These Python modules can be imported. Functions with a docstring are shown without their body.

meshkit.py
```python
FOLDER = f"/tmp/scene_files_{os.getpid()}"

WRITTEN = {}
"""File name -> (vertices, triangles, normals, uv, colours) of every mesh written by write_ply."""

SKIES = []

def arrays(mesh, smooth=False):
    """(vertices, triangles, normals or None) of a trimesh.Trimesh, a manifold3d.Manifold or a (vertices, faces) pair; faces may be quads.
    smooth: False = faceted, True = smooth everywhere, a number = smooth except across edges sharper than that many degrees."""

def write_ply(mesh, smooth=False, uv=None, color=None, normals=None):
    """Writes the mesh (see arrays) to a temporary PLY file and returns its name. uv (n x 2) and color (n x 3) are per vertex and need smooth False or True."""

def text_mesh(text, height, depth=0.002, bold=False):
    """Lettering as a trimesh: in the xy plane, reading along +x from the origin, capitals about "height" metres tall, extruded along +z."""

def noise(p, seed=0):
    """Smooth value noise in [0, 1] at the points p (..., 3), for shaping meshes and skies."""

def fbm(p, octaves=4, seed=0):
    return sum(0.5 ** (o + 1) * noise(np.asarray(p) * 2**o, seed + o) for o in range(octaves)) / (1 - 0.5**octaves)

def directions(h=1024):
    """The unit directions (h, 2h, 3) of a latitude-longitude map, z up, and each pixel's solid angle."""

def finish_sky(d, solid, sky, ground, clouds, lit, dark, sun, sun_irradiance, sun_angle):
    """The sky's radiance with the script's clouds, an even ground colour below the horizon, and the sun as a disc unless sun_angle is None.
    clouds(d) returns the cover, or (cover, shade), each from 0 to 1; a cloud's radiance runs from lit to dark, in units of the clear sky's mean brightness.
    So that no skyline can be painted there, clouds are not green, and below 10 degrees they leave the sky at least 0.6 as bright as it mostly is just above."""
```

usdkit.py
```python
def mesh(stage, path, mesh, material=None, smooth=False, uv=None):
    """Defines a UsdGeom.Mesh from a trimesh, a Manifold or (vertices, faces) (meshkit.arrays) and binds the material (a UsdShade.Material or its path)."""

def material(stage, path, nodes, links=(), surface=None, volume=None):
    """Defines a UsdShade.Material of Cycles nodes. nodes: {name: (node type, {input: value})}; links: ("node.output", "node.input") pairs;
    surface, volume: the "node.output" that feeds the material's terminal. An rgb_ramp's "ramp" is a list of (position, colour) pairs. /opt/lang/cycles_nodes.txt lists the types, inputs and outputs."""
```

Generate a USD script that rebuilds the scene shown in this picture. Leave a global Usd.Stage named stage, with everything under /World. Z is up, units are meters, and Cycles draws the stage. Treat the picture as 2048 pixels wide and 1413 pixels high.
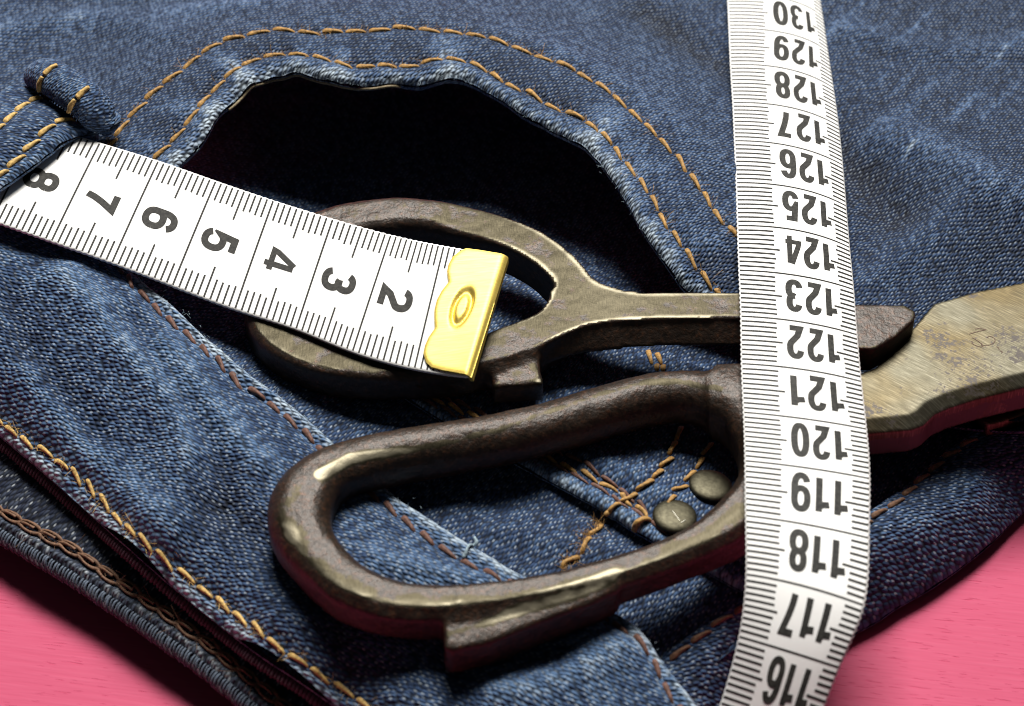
import math
import numpy as np
import trimesh
import shapely
import shapely.geometry as sg
from scipy.spatial import Delaunay, cKDTree
from scipy.interpolate import RBFInterpolator, CubicSpline, PchipInterpolator
import meshkit
import usdkit
from pxr import Usd, UsdGeom, UsdLux, UsdShade, Sdf, Gf, Vt

stage = Usd.Stage.CreateInMemory()
UsdGeom.SetStageUpAxis(stage, 'Z')
UsdGeom.SetStageMetersPerUnit(stage, 1.0)
UsdGeom.Xform.Define(stage, '/World')
UsdGeom.Scope.Define(stage, '/World/Looks')
CM = 0.01
rng = np.random.default_rng(7)

# ------------------------------------------------------------------ camera, lamps, exposure (lengths in centimetres, table top at z = 0)
TH, DIST, FPX = math.radians(46.0), 30.0, 4400.0
AIM = np.array([0.0, 0.0, 2.0])
FWD = np.array([0, math.cos(TH), -math.sin(TH)])
RIGHT = np.array([1.0, 0, 0])
UP = np.cross(RIGHT, FWD)
EYE = AIM - DIST * FWD
cam = UsdGeom.Camera.Define(stage, '/World/camera')
cam.CreateHorizontalApertureAttr(36.0)
cam.CreateVerticalApertureAttr(36.0 * 706 / 1024)
cam.CreateFocalLengthAttr(FPX / 2048 * 36.0)
cam.CreateClippingRangeAttr(Gf.Vec2f(0.02, 50))
cam.CreateFStopAttr(31.0)
cam.CreateFocusDistanceAttr(31.0 * CM)
cam.CreateExposureAttr(0.0)
M4 = Gf.Matrix4d(*[float(x) for r in (list(RIGHT) + [0], list(UP) + [0], list(-FWD) + [0], list(EYE * CM) + [1]) for x in r])
cam.AddTransformOp().Set(M4)


def rect_light(name, az, el, dist, w, h, watts, color, target=(0, 0, 2)):
    """A softbox: az degrees to the right of straight behind the scene, el degrees high."""
    a, e = math.radians(az), math.radians(el)
    d = np.array([math.sin(a) * math.cos(e), math.cos(a) * math.cos(e), math.sin(e)])
    p = (np.array(target) + d * dist) * CM
    z = d
    x = np.cross([0, 0, 1.0], z)
    x /= np.linalg.norm(x)
    y = np.cross(z, x)
    l = UsdLux.RectLight.Define(stage, '/World/' + name)
    l.CreateWidthAttr(w * CM)
    l.CreateHeightAttr(h * CM)
    l.CreateIntensityAttr(watts)
    l.CreateColorAttr(Gf.Vec3f(*color))
    l.AddTransformOp().Set(Gf.Matrix4d(*[float(v) for r in (list(x) + [0], list(y) + [0], list(z) + [0], list(p) + [1]) for v in r]))
    return l


rect_light('softbox_lamp', 4, 58, 80, 34, 28, 50.0, (1.0, 0.965, 0.90))
dome = UsdLux.DomeLight.Define(stage, '/World/room_light')
dome.CreateIntensityAttr(1.0)
usdkit.material(stage, '/World/Looks/room', {'b': ('background_shader', {'color': (0.9, 0.95, 1.0), 'strength': 0.031})}, [], surface='b.background')
UsdShade.MaterialBindingAPI.Apply(dome.GetPrim()).Bind(UsdShade.Material.Get(stage, '/World/Looks/room'))


# ------------------------------------------------------------------ helpers
def at(px, py, z):
    """The point at height z that the photograph shows at pixel (px, py)."""
    px, py, z = np.broadcast_arrays(np.asarray(px, float), np.asarray(py, float), np.asarray(z, float))
    d = FWD + ((px - 1024) / FPX)[..., None] * RIGHT - ((py - 706.5) / FPX)[..., None] * UP
    t = (z - EYE[2]) / d[..., 2]
    return EYE + t[..., None] * d


_names = {}


def path_of(name, parent=None):
    base = (parent.GetPath().pathString if parent else '/World') + '/' + name
    n = _names.get(base, 0)
    _names[base] = n + 1
    return base if n == 0 else f'{base}_{n:03d}'


def obj(name, mesh, mat, parent=None, smooth=True, uv=None, **prim):
    m = usdkit.mesh(stage, path_of(name, parent), (np.asarray(mesh[0]) * CM, mesh[1]) if isinstance(mesh, tuple) else trimesh.Trimesh(mesh.vertices * CM, mesh.faces, process=False), L[mat], smooth, uv)
    for k, v in prim.items():
        UsdGeom.PrimvarsAPI(m).CreatePrimvar(k, Sdf.ValueTypeNames.FloatArray, 'vertex').Set(Vt.FloatArray.FromNumpy(np.asarray(v, np.float32)))
    return m.GetPrim()


def tag(p, **kw):
    for k, v in kw.items():
        p.SetCustomDataByKey(k, v)
    return p


def thing(name, label, category, **kw):
    p = UsdGeom.Xform.Define(stage, path_of(name)).GetPrim()
    return tag(p, label=label, category=category, **kw)


def spline(P, n=None, step=None):
    """A smooth curve through the rows of P, evenly resampled."""
    P = np.asarray(P, float)
    t = np.concatenate([[0], np.cumsum(np.linalg.norm(np.diff(P[:, :3], axis=0), axis=1))])
    cs = PchipInterpolator(t, P) if len(P) < 3 else CubicSpline(t, P)
    f = np.linspace(0, t[-1], 40 * len(P))
    Q = cs(f)
    a = np.concatenate([[0], np.cumsum(np.linalg.norm(np.diff(Q[:, :3], axis=0), axis=1))])
    if n is None:
        n = max(2, int(round(a[-1] / step)) + 1)
    return cs(np.interp(np.linspace(0, a[-1], n), a, f))


def dist_to(xy, line):
    """Distance of points to a polyline (2-D), by dense samples."""
    ls = shapely.LineString(line)
    s = np.array([p.coords[0] for p in ls.interpolate(np.linspace(0, ls.length, int(ls.length / 0.01) + 2))])
    d, i = cKDTree(s).query(xy)
    return d, i * 0.01


def sweep(C, radii, sides=10, up=(0, 0, 1), lobes=0.0, twist=0.0, flat=1.0, cap=True):
    C = np.asarray(C, float)
    n = len(C)
    radii = np.broadcast_to(radii, (n,))
    t = np.gradient(C, axis=0)
    t /= np.linalg.norm(t, axis=1, keepdims=True)
    s = np.cross(np.broadcast_to(up, t.shape), t)
    s /= np.linalg.norm(s, axis=1, keepdims=True)
    u = np.cross(t, s)
    arc = np.concatenate([[0], np.cumsum(np.linalg.norm(np.diff(C, axis=0), axis=1))])
    ang = np.arange(sides) * 2 * np.pi / sides
    r = radii[:, None] * (1 + lobes * np.cos(2 * (ang[None, :] - twist * arc[:, None])))
    V = C[:, None] + (r * np.cos(ang))[..., None] * s[:, None] + (r * np.sin(ang) * flat)[..., None] * u[:, None]
    V = V.reshape(-1, 3)
    i, j = np.meshgrid(np.arange(n - 1), np.arange(sides), indexing='ij')
    a, b = i * sides + j, i * sides + (j + 1) % sides
    q = np.stack([a, b, b + sides, a + sides], -1).reshape(-1, 4)
    F = np.vstack([q[:, [0, 1, 2]], q[:, [0, 2, 3]]])
    if cap:
        m = len(V)
        V = np.vstack([V, C[:1], C[-1:]])
        k = np.arange(sides)
        F = np.vstack([F, np.stack([np.full(sides, m), (k + 1) % sides, k], 1), np.stack([np.full(sides, m + 1), (n - 1) * sides + k, (n - 1) * sides + (k + 1) % sides], 1)])
    return V, F


def join(ms):
    V, F, n = [], [], 0
    for v, f in ms:
        V.append(v)
        F.append(np.asarray(f) + n)
        n += len(v)
    return np.vstack(V), np.vstack(F)


def surface_nets(f, lo, hi, h):
    """Zero surface of the field f(points) on a grid."""
    ax = [np.arange(lo[k], hi[k] + h, h) for k in range(3)]
    sh = tuple(len(a) for a in ax)
    g = np.stack(np.meshgrid(*ax, indexing='ij'), -1).reshape(-1, 3)
    D = f(g).reshape(sh)
    S = D < 0
    c = tuple(x - 1 for x in sh)
    cnt, acc = np.zeros(c), np.zeros(c + (3,))
    off = [(0, 0, 0), (1, 0, 0), (0, 1, 0), (1, 1, 0), (0, 0, 1), (1, 0, 1), (0, 1, 1), (1, 1, 1)]
    sl = lambda o: tuple(slice(o[k], o[k] + c[k]) for k in range(3))
    for i in range(8):
        for j in range(i + 1, 8):
            a, b = np.array(off[i]), np.array(off[j])
            if np.abs(a - b).sum() != 1:
                continue
            da, db = D[sl(off[i])], D[sl(off[j])]
            cross = (da < 0) != (db < 0)
            t = np.where(cross, da / np.where(cross, da - db, 1), 0)
            for k in range(3):
                acc[..., k] += np.where(cross, a[k] + t * (b[k] - a[k]), 0)
            cnt += cross
    m = cnt > 0
    idx = -np.ones(c, int)
    idx[m] = np.arange(m.sum())
    cell = np.stack(np.nonzero(m), 1)
    V = (cell + acc[m] / cnt[m][:, None]) * h + np.array(lo)
    F = []
    for k in range(3):
        e = [0, 0, 0]
        e[k] = 1
        A = S[:sh[0] - e[0], :sh[1] - e[1], :sh[2] - e[2]]
        B = S[e[0]:, e[1]:, e[2]:]
        w = np.stack(np.nonzero(A != B), 1)
        u, v = (k + 1) % 3, (k + 2) % 3
        ok = (w[:, u] > 0) & (w[:, v] > 0) & (w[:, u] < c[u]) & (w[:, v] < c[v])
        w = w[ok]
        ins = A[tuple(w.T)]
        q = []
        for du, dv in ((0, 0), (1, 0), (1, 1), (0, 1)):
            x = w.copy()
            x[:, u] -= du
            x[:, v] -= dv
            q.append(idx[tuple(x.T)])
        q = np.stack(q, 1)
        q[~ins] = q[~ins][:, ::-1]
        F += [q[:, [0, 1, 2]], q[:, [0, 2, 3]]]
    return trimesh.Trimesh(V, np.vstack(F), process=False)


def fbm2(x, y, s, seed, oct=3):
    return meshkit.fbm(np.stack([np.asarray(x) * s, np.asarray(y) * s, np.full(np.shape(x), 0.37 + seed)], -1), oct, seed) - 0.5


# ------------------------------------------------------------------ materials
L = {}


def mat(name, nodes, links, surface='p.BSDF'):
    L[name] = usdkit.material(stage, '/World/Looks/' + name, nodes, links, surface=surface)


def denim(name, dark, mid, light, speck, weft=(0.50, 0.54, 0.58), shift=0.0, weft_amt=1.0, grain=1.0, pick_min=0.5):
    """Twill: one cell per warp float, each with its own depth of dye; weft dots between them; 'fade' rubs the dye off."""
    n = {
        'uv': ('uvmap', {'attribute': 'st'}),
        'jit': ('noise_texture', {'dimensions': '2D', 'scale': 1.1, 'detail': 2.0}),
        'jits': ('vector_math', {'math_type': 'multiply', 'vector2': (0.10, 0.10, 0.0)}),
        'w0': ('vector_math', {'math_type': 'add'}),
        'map': ('mapping', {'scale': (9.5 * grain, 16.5 * grain, 1.0)}),
        'sep': ('separate_xyz', {}),
        'sh': ('math', {'math_type': 'multiply_add', 'value2': 0.42}),
        'cmb': ('combine_xyz', {}),
        'v': ('voronoi_texture', {'dimensions': '2D', 'feature': 'f1', 'scale': 1.0, 'randomness': 0.48}),
        'c': ('separate_color', {}),
        'slub': ('mapping', {'scale': (0.9, 7.0, 1.0)}),
        'sn': ('noise_texture', {'dimensions': '2D', 'scale': 1.0, 'detail': 3.0, 'roughness': 0.6}),
        'blotch': ('noise_texture', {'dimensions': '2D', 'scale': 1.3, 'detail': 3.0, 'roughness': 0.55}),
        'fade': ('attribute', {'attribute': 'fade'}),
        'a1': ('math', {'math_type': 'multiply_add', 'value2': 0.30, 'value3': 0.06 + shift}),
        'a2': ('math', {'math_type': 'multiply_add', 'value2': 0.16}),
        'a3': ('math', {'math_type': 'multiply_add', 'value2': 0.20}),
        'a4': ('math', {'math_type': 'add'}),
        'ramp': ('rgb_ramp', {'ramp': [(0.0, dark), (0.36, mid), (0.66, light), (1.0, speck)]}),
        'edge': ('map_range', {'range_type': 'smoothstep', 'from_min': 0.30, 'from_max': 0.62, 'to_min': 1.0, 'to_max': 0.22, 'clamp': True}),
        'mul': ('mix_color', {'blend_type': 'multiply', 'fac': 1.0}),
        'off': ('vector_math', {'math_type': 'add', 'vector2': (0.47, 0.53, 0.0)}),
        'v2': ('voronoi_texture', {'dimensions': '2D', 'feature': 'f1', 'scale': 1.0, 'randomness': 0.35}),
        'dot': ('map_range', {'range_type': 'smoothstep', 'from_min': 0.10, 'from_max': 0.34, 'to_min': 1.0, 'to_max': 0.0, 'clamp': True}),
        'c2': ('separate_color', {}),
        'pick': ('map_range', {'range_type': 'smoothstep', 'from_min': pick_min, 'from_max': 1.0, 'to_min': 0.0, 'to_max': weft_amt * 0.6, 'clamp': True}),
        'df': ('math', {'math_type': 'multiply'}),
        'col': ('mix_color', {'blend_type': 'mix', 'b': weft}),
        'h': ('map_range', {'range_type': 'smoothstep', 'from_min': 0.0, 'from_max': 0.65, 'to_min': 1.0, 'to_max': 0.0, 'clamp': True}),
        'hh': ('math', {'math_type': 'multiply_add', 'value2': 0.5}),
        'b': ('bump', {'strength': 0.75, 'distance': 0.00032}),
        'p': ('principled_bsdf', {'roughness': 0.78, 'specular_ior_level': 0.22, 'sheen_weight': 0.03, 'sheen_roughness': 0.5, 'sheen_tint': (0.7, 0.8, 1.0)}),
    }
    l = [('uv.UV', 'jit.vector'), ('jit.color', 'jits.vector1'), ('uv.UV', 'w0.vector1'), ('jits.vector', 'w0.vector2'), ('w0.vector', 'map.vector'), ('map.vector', 'sep.vector'),
         ('sep.y', 'sh.value1'), ('sep.x', 'sh.value3'), ('sh.value', 'cmb.x'), ('sep.y', 'cmb.y'), ('cmb.vector', 'v.vector'), ('v.color', 'c.color'),
         ('w0.vector', 'slub.vector'), ('slub.vector', 'sn.vector'), ('uv.UV', 'blotch.vector'),
         ('c.r', 'a1.value1'), ('sn.fac', 'a2.value1'), ('a1.value', 'a2.value3'), ('blotch.fac', 'a3.value1'), ('a2.value', 'a3.value3'), ('a3.value', 'a4.value1'), ('fade.fac', 'a4.value2'),
         ('a4.value', 'ramp.fac'), ('v.distance', 'edge.value'), ('ramp.color', 'mul.a'), ('edge.result', 'mul.b'),
         ('cmb.vector', 'off.vector1'), ('off.vector', 'v2.vector'), ('v2.distance', 'dot.value'), ('v2.color', 'c2.color'), ('c2.r', 'pick.value'),
         ('dot.result', 'df.value1'), ('pick.result', 'df.value2'), ('df.value', 'col.fac'), ('mul.result', 'col.a'), ('col.result', 'p.base_color'),
         ('v.distance', 'h.value'), ('df.value', 'hh.value1'), ('h.result', 'hh.value3'), ('hh.value', 'b.height'), ('b.normal', 'p.normal')]
    mat(name, n, l)


denim('denim', (0.006, 0.011, 0.028), (0.021, 0.046, 0.112), (0.085, 0.155, 0.285), (0.40, 0.49, 0.58), weft=(0.36, 0.42, 0.50), pick_min=0.05, grain=1.12, shift=-0.035)
denim('denim_hip', (0.008, 0.012, 0.027), (0.016, 0.036, 0.090), (0.074, 0.128, 0.245), (0.40, 0.48, 0.56), weft=(0.38, 0.44, 0.52), shift=-0.03, grain=1.2, pick_min=-0.4, weft_amt=0.62)
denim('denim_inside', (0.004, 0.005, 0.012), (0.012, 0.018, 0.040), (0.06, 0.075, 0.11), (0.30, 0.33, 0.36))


def thread(name, c):
    mat(name, {'tc': ('texture_coordinate', {}), 'n': ('noise_texture', {'scale': 2600.0, 'detail': 2.0}), 'r': ('rgb_ramp', {'ramp': [(0.3, tuple(x * 0.55 for x in c)), (0.7, tuple(min(1, x * 1.35) for x in c))]}),
               'b': ('bump', {'strength': 0.5, 'distance': 0.0001}), 'p': ('principled_bsdf', {'roughness': 0.6, 'specular_ior_level': 0.3, 'sheen_weight': 0.15})},
        [('tc.object', 'n.vector'), ('n.fac', 'r.fac'), ('r.color', 'p.base_color'), ('n.fac', 'b.height'), ('b.normal', 'p.normal')])


thread('gold_thread', (0.36, 0.20, 0.055))
thread('yellow_thread', (0.52, 0.34, 0.11))
thread('brown_thread', (0.115, 0.050, 0.034))
thread('brown_chain_thread', (0.15, 0.075, 0.04))
thread('blue_thread', (0.30, 0.40, 0.46))
thread('overlock_blue', (0.085, 0.11, 0.155))
thread('purple_thread', (0.055, 0.022, 0.038))
thread('lining_cloth', (0.24, 0.19, 0.11))

mat('pink_wood', {
    'tc': ('texture_coordinate', {}), 'rot': ('mapping', {'rotation': (0, 0, 0.14)}), 'm': ('mapping', {'scale': (110.0, 2000.0, 1.0)}), 'n': ('noise_texture', {'scale': 1.0, 'detail': 4.0, 'roughness': 0.6}),
    'm2': ('mapping', {'scale': (300.0, 3800.0, 1.0)}), 'n2': ('noise_texture', {'scale': 1.0, 'detail': 1.0}),
    'big': ('noise_texture', {'scale': 45.0, 'detail': 2.0}),
    'r': ('rgb_ramp', {'ramp': [(0.25, (0.435, 0.056, 0.122)), (0.5, (0.46, 0.066, 0.138)), (0.8, (0.485, 0.082, 0.158))]}),
    'pore': ('map_range', {'range_type': 'smoothstep', 'from_min': 0.27, 'from_max': 0.35, 'to_min': 0.38, 'to_max': 0.0, 'clamp': True}),
    'gate': ('map_range', {'range_type': 'smoothstep', 'from_min': 0.36, 'from_max': 0.56, 'to_min': 0.0, 'to_max': 1.0, 'clamp': True}),
    'pg': ('math', {'math_type': 'multiply'}),
    'c': ('mix_color', {'b': (0.40, 0.02, 0.06)}), 'inv': ('math', {'math_type': 'multiply', 'value2': -1.0}), 'ha': ('math', {'math_type': 'multiply_add', 'value2': 0.35}),
    'b': ('bump', {'strength': 0.6, 'distance': 0.00025}), 'p': ('principled_bsdf', {'roughness': 0.6, 'specular_ior_level': 0.15})},
    [('tc.object', 'rot.vector'), ('rot.vector', 'm.vector'), ('m.vector', 'n.vector'), ('rot.vector', 'm2.vector'), ('m2.vector', 'n2.vector'), ('tc.object', 'big.vector'), ('n.fac', 'r.fac'), ('n2.fac', 'pore.value'), ('big.fac', 'gate.value'), ('pore.result', 'pg.value1'), ('gate.result', 'pg.value2'),
     ('r.color', 'c.a'), ('pg.value', 'c.fac'), ('c.result', 'p.base_color'), ('pg.value', 'inv.value1'), ('n.fac', 'ha.value1'), ('inv.value', 'ha.value3'), ('ha.value', 'b.height'), ('b.normal', 'p.normal')])

# worn forged steel: 'wear' says where the brown skin has been ground or rubbed off to the bare metal
mat('old_steel', {
    'tc': ('texture_coordinate', {}), 'n': ('noise_texture', {'scale': 330.0, 'detail': 5.0, 'roughness': 0.65}), 'nf': ('noise_texture', {'scale': 1500.0, 'detail': 4.0, 'roughness': 0.7}), 'nl': ('noise_texture', {'scale': 120.0, 'detail': 3.0}),
    'w': ('attribute', {'attribute': 'wear'}), 'a': ('math', {'math_type': 'multiply_add', 'value2': 1.3, 'value3': -0.65}), 'a2': ('math', {'math_type': 'add'}),
    'mask': ('map_range', {'range_type': 'smoothstep', 'from_min': 0.44, 'from_max': 0.60, 'to_min': 0.0, 'to_max': 1.0, 'clamp': True}),
    'rust': ('rgb_ramp', {'ramp': [(0.32, (0.010, 0.007, 0.005)), (0.5, (0.025, 0.015, 0.010)), (0.62, (0.046, 0.022, 0.012)), (0.78, (0.12, 0.038, 0.011))]}),
    'sm': ('mapping', {'scale': (1100.0, 120.0, 120.0)}), 'sn': ('noise_texture', {'scale': 8.0, 'detail': 3.0}),
    'bare': ('rgb_ramp', {'ramp': [(0.3, (0.025, 0.0215, 0.013)), (0.7, (0.050, 0.043, 0.027))]}),
    'hot': ('map_range', {'range_type': 'smoothstep', 'from_min': 0.62, 'from_max': 0.95, 'to_min': 0.0, 'to_max': 1.0, 'clamp': True}), 'bare2': ('mix_color', {'b': (0.20, 0.18, 0.13)}), 'c': ('mix_color', {}), 'rgh': ('mix_float', {'a': 0.42, 'b': 0.50}), 'met': ('mix_float', {'a': 0.25, 'b': 0.90}),
    'hsum': ('math', {'math_type': 'multiply_add', 'value2': 0.45}), 'bs': ('mix_float', {'a': 0.65, 'b': 0.22}), 'b': ('bump', {'distance': 0.0004}),
    'p': ('principled_bsdf', {'specular_ior_level': 0.5})},
    [('tc.object', 'n.vector'), ('tc.object', 'nf.vector'), ('tc.object', 'nl.vector'), ('n.fac', 'a.value1'), ('a.value', 'a2.value1'), ('w.fac', 'a2.value2'), ('a2.value', 'mask.value'),
     ('nf.fac', 'rust.fac'), ('tc.object', 'sm.vector'), ('sm.vector', 'sn.vector'), ('sn.fac', 'bare.fac'), ('rust.color', 'c.a'), ('w.fac', 'hot.value'), ('hot.result', 'bare2.fac'), ('bare.color', 'bare2.a'), ('bare2.result', 'c.b'), ('mask.result', 'c.fac'), ('c.result', 'p.base_color'),
     ('mask.result', 'rgh.fac'), ('rgh.result', 'p.roughness'), ('mask.result', 'met.fac'), ('met.result', 'p.metallic'), ('nf.fac', 'hsum.value1'), ('n.fac', 'hsum.value3'), ('hsum.value', 'b.height'), ('mask.result', 'bs.fac'), ('bs.result', 'b.strength'), ('b.normal', 'p.normal')])
mat('blade_steel', {
    'tc': ('texture_coordinate', {}), 'rot': ('mapping', {'rotation': (0, 0, 0.62)}), 'm': ('mapping', {'scale': (380.0, 6000.0, 300.0)}), 'n': ('noise_texture', {'scale': 1.0, 'detail': 3.0, 'roughness': 0.6}),
    'st': ('noise_texture', {'scale': 95.0, 'detail': 2.0}),
    'pit': ('noise_texture', {'scale': 1500.0, 'detail': 4.0, 'roughness': 0.7}), 'pl': ('noise_texture', {'scale': 190.0, 'detail': 3.0}),
    'ps': ('math', {'math_type': 'multiply_add', 'value2': 0.85}), 'w': ('attribute', {'attribute': 'wear'}), 'pw': ('math', {'math_type': 'subtract'}),
    'mask': ('map_range', {'range_type': 'smoothstep', 'from_min': 1.00, 'from_max': 1.08, 'to_min': 0.0, 'to_max': 1.0, 'clamp': True}),
    'bare': ('rgb_ramp', {'ramp': [(0.25, (0.050, 0.046, 0.034)), (0.5, (0.080, 0.074, 0.054)), (0.75, (0.16, 0.15, 0.115))]}),
    'tint': ('rgb_ramp', {'ramp': [(0.4, (1.0, 1.0, 1.0)), (0.62, (0.86, 0.66, 0.36))]}), 'tm': ('mix_color', {'blend_type': 'multiply', 'fac': 0.65}),
    'c': ('mix_color', {'b': (0.048, 0.039, 0.034)}), 'rgh': ('mix_float', {'a': 0.48, 'b': 0.55}), 'met': ('mix_float', {'a': 0.95, 'b': 0.35}),
    'b': ('bump', {'strength': 0.3, 'distance': 0.0001}), 'p': ('principled_bsdf', {})},
    [('tc.object', 'rot.vector'), ('rot.vector', 'm.vector'), ('m.vector', 'n.vector'), ('tc.object', 'st.vector'), ('tc.object', 'pit.vector'), ('tc.object', 'pl.vector'), ('pit.fac', 'ps.value1'), ('pl.fac', 'ps.value3'), ('ps.value', 'pw.value1'), ('w.fac', 'pw.value2'), ('pw.value', 'mask.value'),
     ('n.fac', 'bare.fac'), ('st.fac', 'tint.fac'), ('bare.color', 'tm.a'), ('tint.color', 'tm.b'), ('tm.result', 'c.a'), ('mask.result', 'c.fac'), ('c.result', 'p.base_color'), ('mask.result', 'rgh.fac'), ('rgh.result', 'p.roughness'), ('mask.result', 'met.fac'), ('met.result', 'p.metallic'),
     ('n.fac', 'b.height'), ('b.normal', 'p.normal')])
mat('tape_white', {'uv': ('uvmap', {'attribute': 'st'}), 'm': ('mapping', {'scale': (16.0, 34.0, 1.0)}), 'w': ('wave_texture', {'wave_type': 'bands', 'bands_direction': 'y', 'scale': 1.0, 'distortion': 0.6}), 'n': ('noise_texture', {'scale': 1.5, 'detail': 3.0}),
                   'r': ('rgb_ramp', {'ramp': [(0.2, (0.80, 0.80, 0.80)), (0.8, (0.87, 0.87, 0.865))]}), 'n2': ('noise_texture', {'scale': 3.2, 'detail': 5.0, 'roughness': 0.7}), 'sm': ('map_range', {'range_type': 'smoothstep', 'from_min': 0.60, 'from_max': 0.80, 'to_min': 0.0, 'to_max': 0.35, 'clamp': True}), 'dirt': ('mix_color', {'b': (0.52, 0.50, 0.46)}), 'b': ('bump', {'strength': 0.25, 'distance': 0.00008}), 'p': ('principled_bsdf', {'roughness': 0.42, 'specular_ior_level': 0.4})},
    [('uv.UV', 'm.vector'), ('m.vector', 'w.vector'), ('uv.UV', 'n.vector'), ('n.fac', 'r.fac'), ('uv.UV', 'n2.vector'), ('n2.fac', 'sm.value'), ('sm.result', 'dirt.fac'), ('r.color', 'dirt.a'), ('dirt.result', 'p.base_color'), ('w.fac', 'b.height'), ('b.normal', 'p.normal')])
mat('tape_ink', {'tc': ('texture_coordinate', {}), 'n': ('noise_texture', {'scale': 2200.0, 'detail': 3.0, 'roughness': 0.7}), 'r': ('rgb_ramp', {'ramp': [(0.35, (0.012, 0.012, 0.012)), (0.68, (0.045, 0.044, 0.040))]}), 'p': ('principled_bsdf', {'roughness': 0.6, 'specular_ior_level': 0.15})},
    [('tc.object', 'n.vector'), ('n.fac', 'r.fac'), ('r.color', 'p.base_color')])
mat('brass', {'tc': ('texture_coordinate', {}), 'm': ('mapping', {'rotation': (0, 0, -0.3), 'scale': (300.0, 5000.0, 800.0)}), 'n': ('noise_texture', {'scale': 1.0, 'detail': 3.0}), 'r': ('rgb_ramp', {'ramp': [(0.3, (0.62, 0.47, 0.11)), (0.7, (0.73, 0.57, 0.16))]}),
              'b': ('bump', {'strength': 0.15, 'distance': 0.00005}), 'p': ('principled_bsdf', {'metallic': 1.0, 'roughness': 0.56})},
    [('tc.object', 'm.vector'), ('m.vector', 'n.vector'), ('n.fac', 'r.fac'), ('r.color', 'p.base_color'), ('n.fac', 'b.height'), ('b.normal', 'p.normal')])
mat('aged_rivet_metal', {'tc': ('texture_coordinate', {}), 'n': ('noise_texture', {'scale': 1800.0, 'detail': 3.0}), 'r': ('rgb_ramp', {'ramp': [(0.3, (0.032, 0.029, 0.019)), (0.7, (0.062, 0.057, 0.038))]}), 'b': ('bump', {'strength': 0.3, 'distance': 0.00006}), 'p': ('principled_bsdf', {'metallic': 0.9, 'roughness': 0.5})},
    [('tc.object', 'n.vector'), ('n.fac', 'r.fac'), ('r.color', 'p.base_color'), ('n.fac', 'b.height'), ('b.normal', 'p.normal')])
mat('scratch_metal', {'p': ('principled_bsdf', {'metallic': 0.9, 'roughness': 0.35, 'base_color': (0.13, 0.125, 0.105)})}, [])
mat('engraved_line', {'p': ('principled_bsdf', {'roughness': 0.7, 'base_color': (0.10, 0.05, 0.035)})}, [])

# ------------------------------------------------------------------ the table
g = np.linspace(-1, 1, 9)
tv = np.array([[x * 45, y * 45 + 6, 0] for y in g for x in g])
tf = np.array([q for j in range(8) for i in range(8) for q in ([j * 9 + i, j * 9 + i + 1, j * 9 + i + 10], [j * 9 + i, j * 9 + i + 10, j * 9 + i + 9])])
tag(obj('tabletop', (tv, tf), 'pink_wood'), kind='structure', label='pink painted wooden tabletop with fine grain under the jeans')


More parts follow.
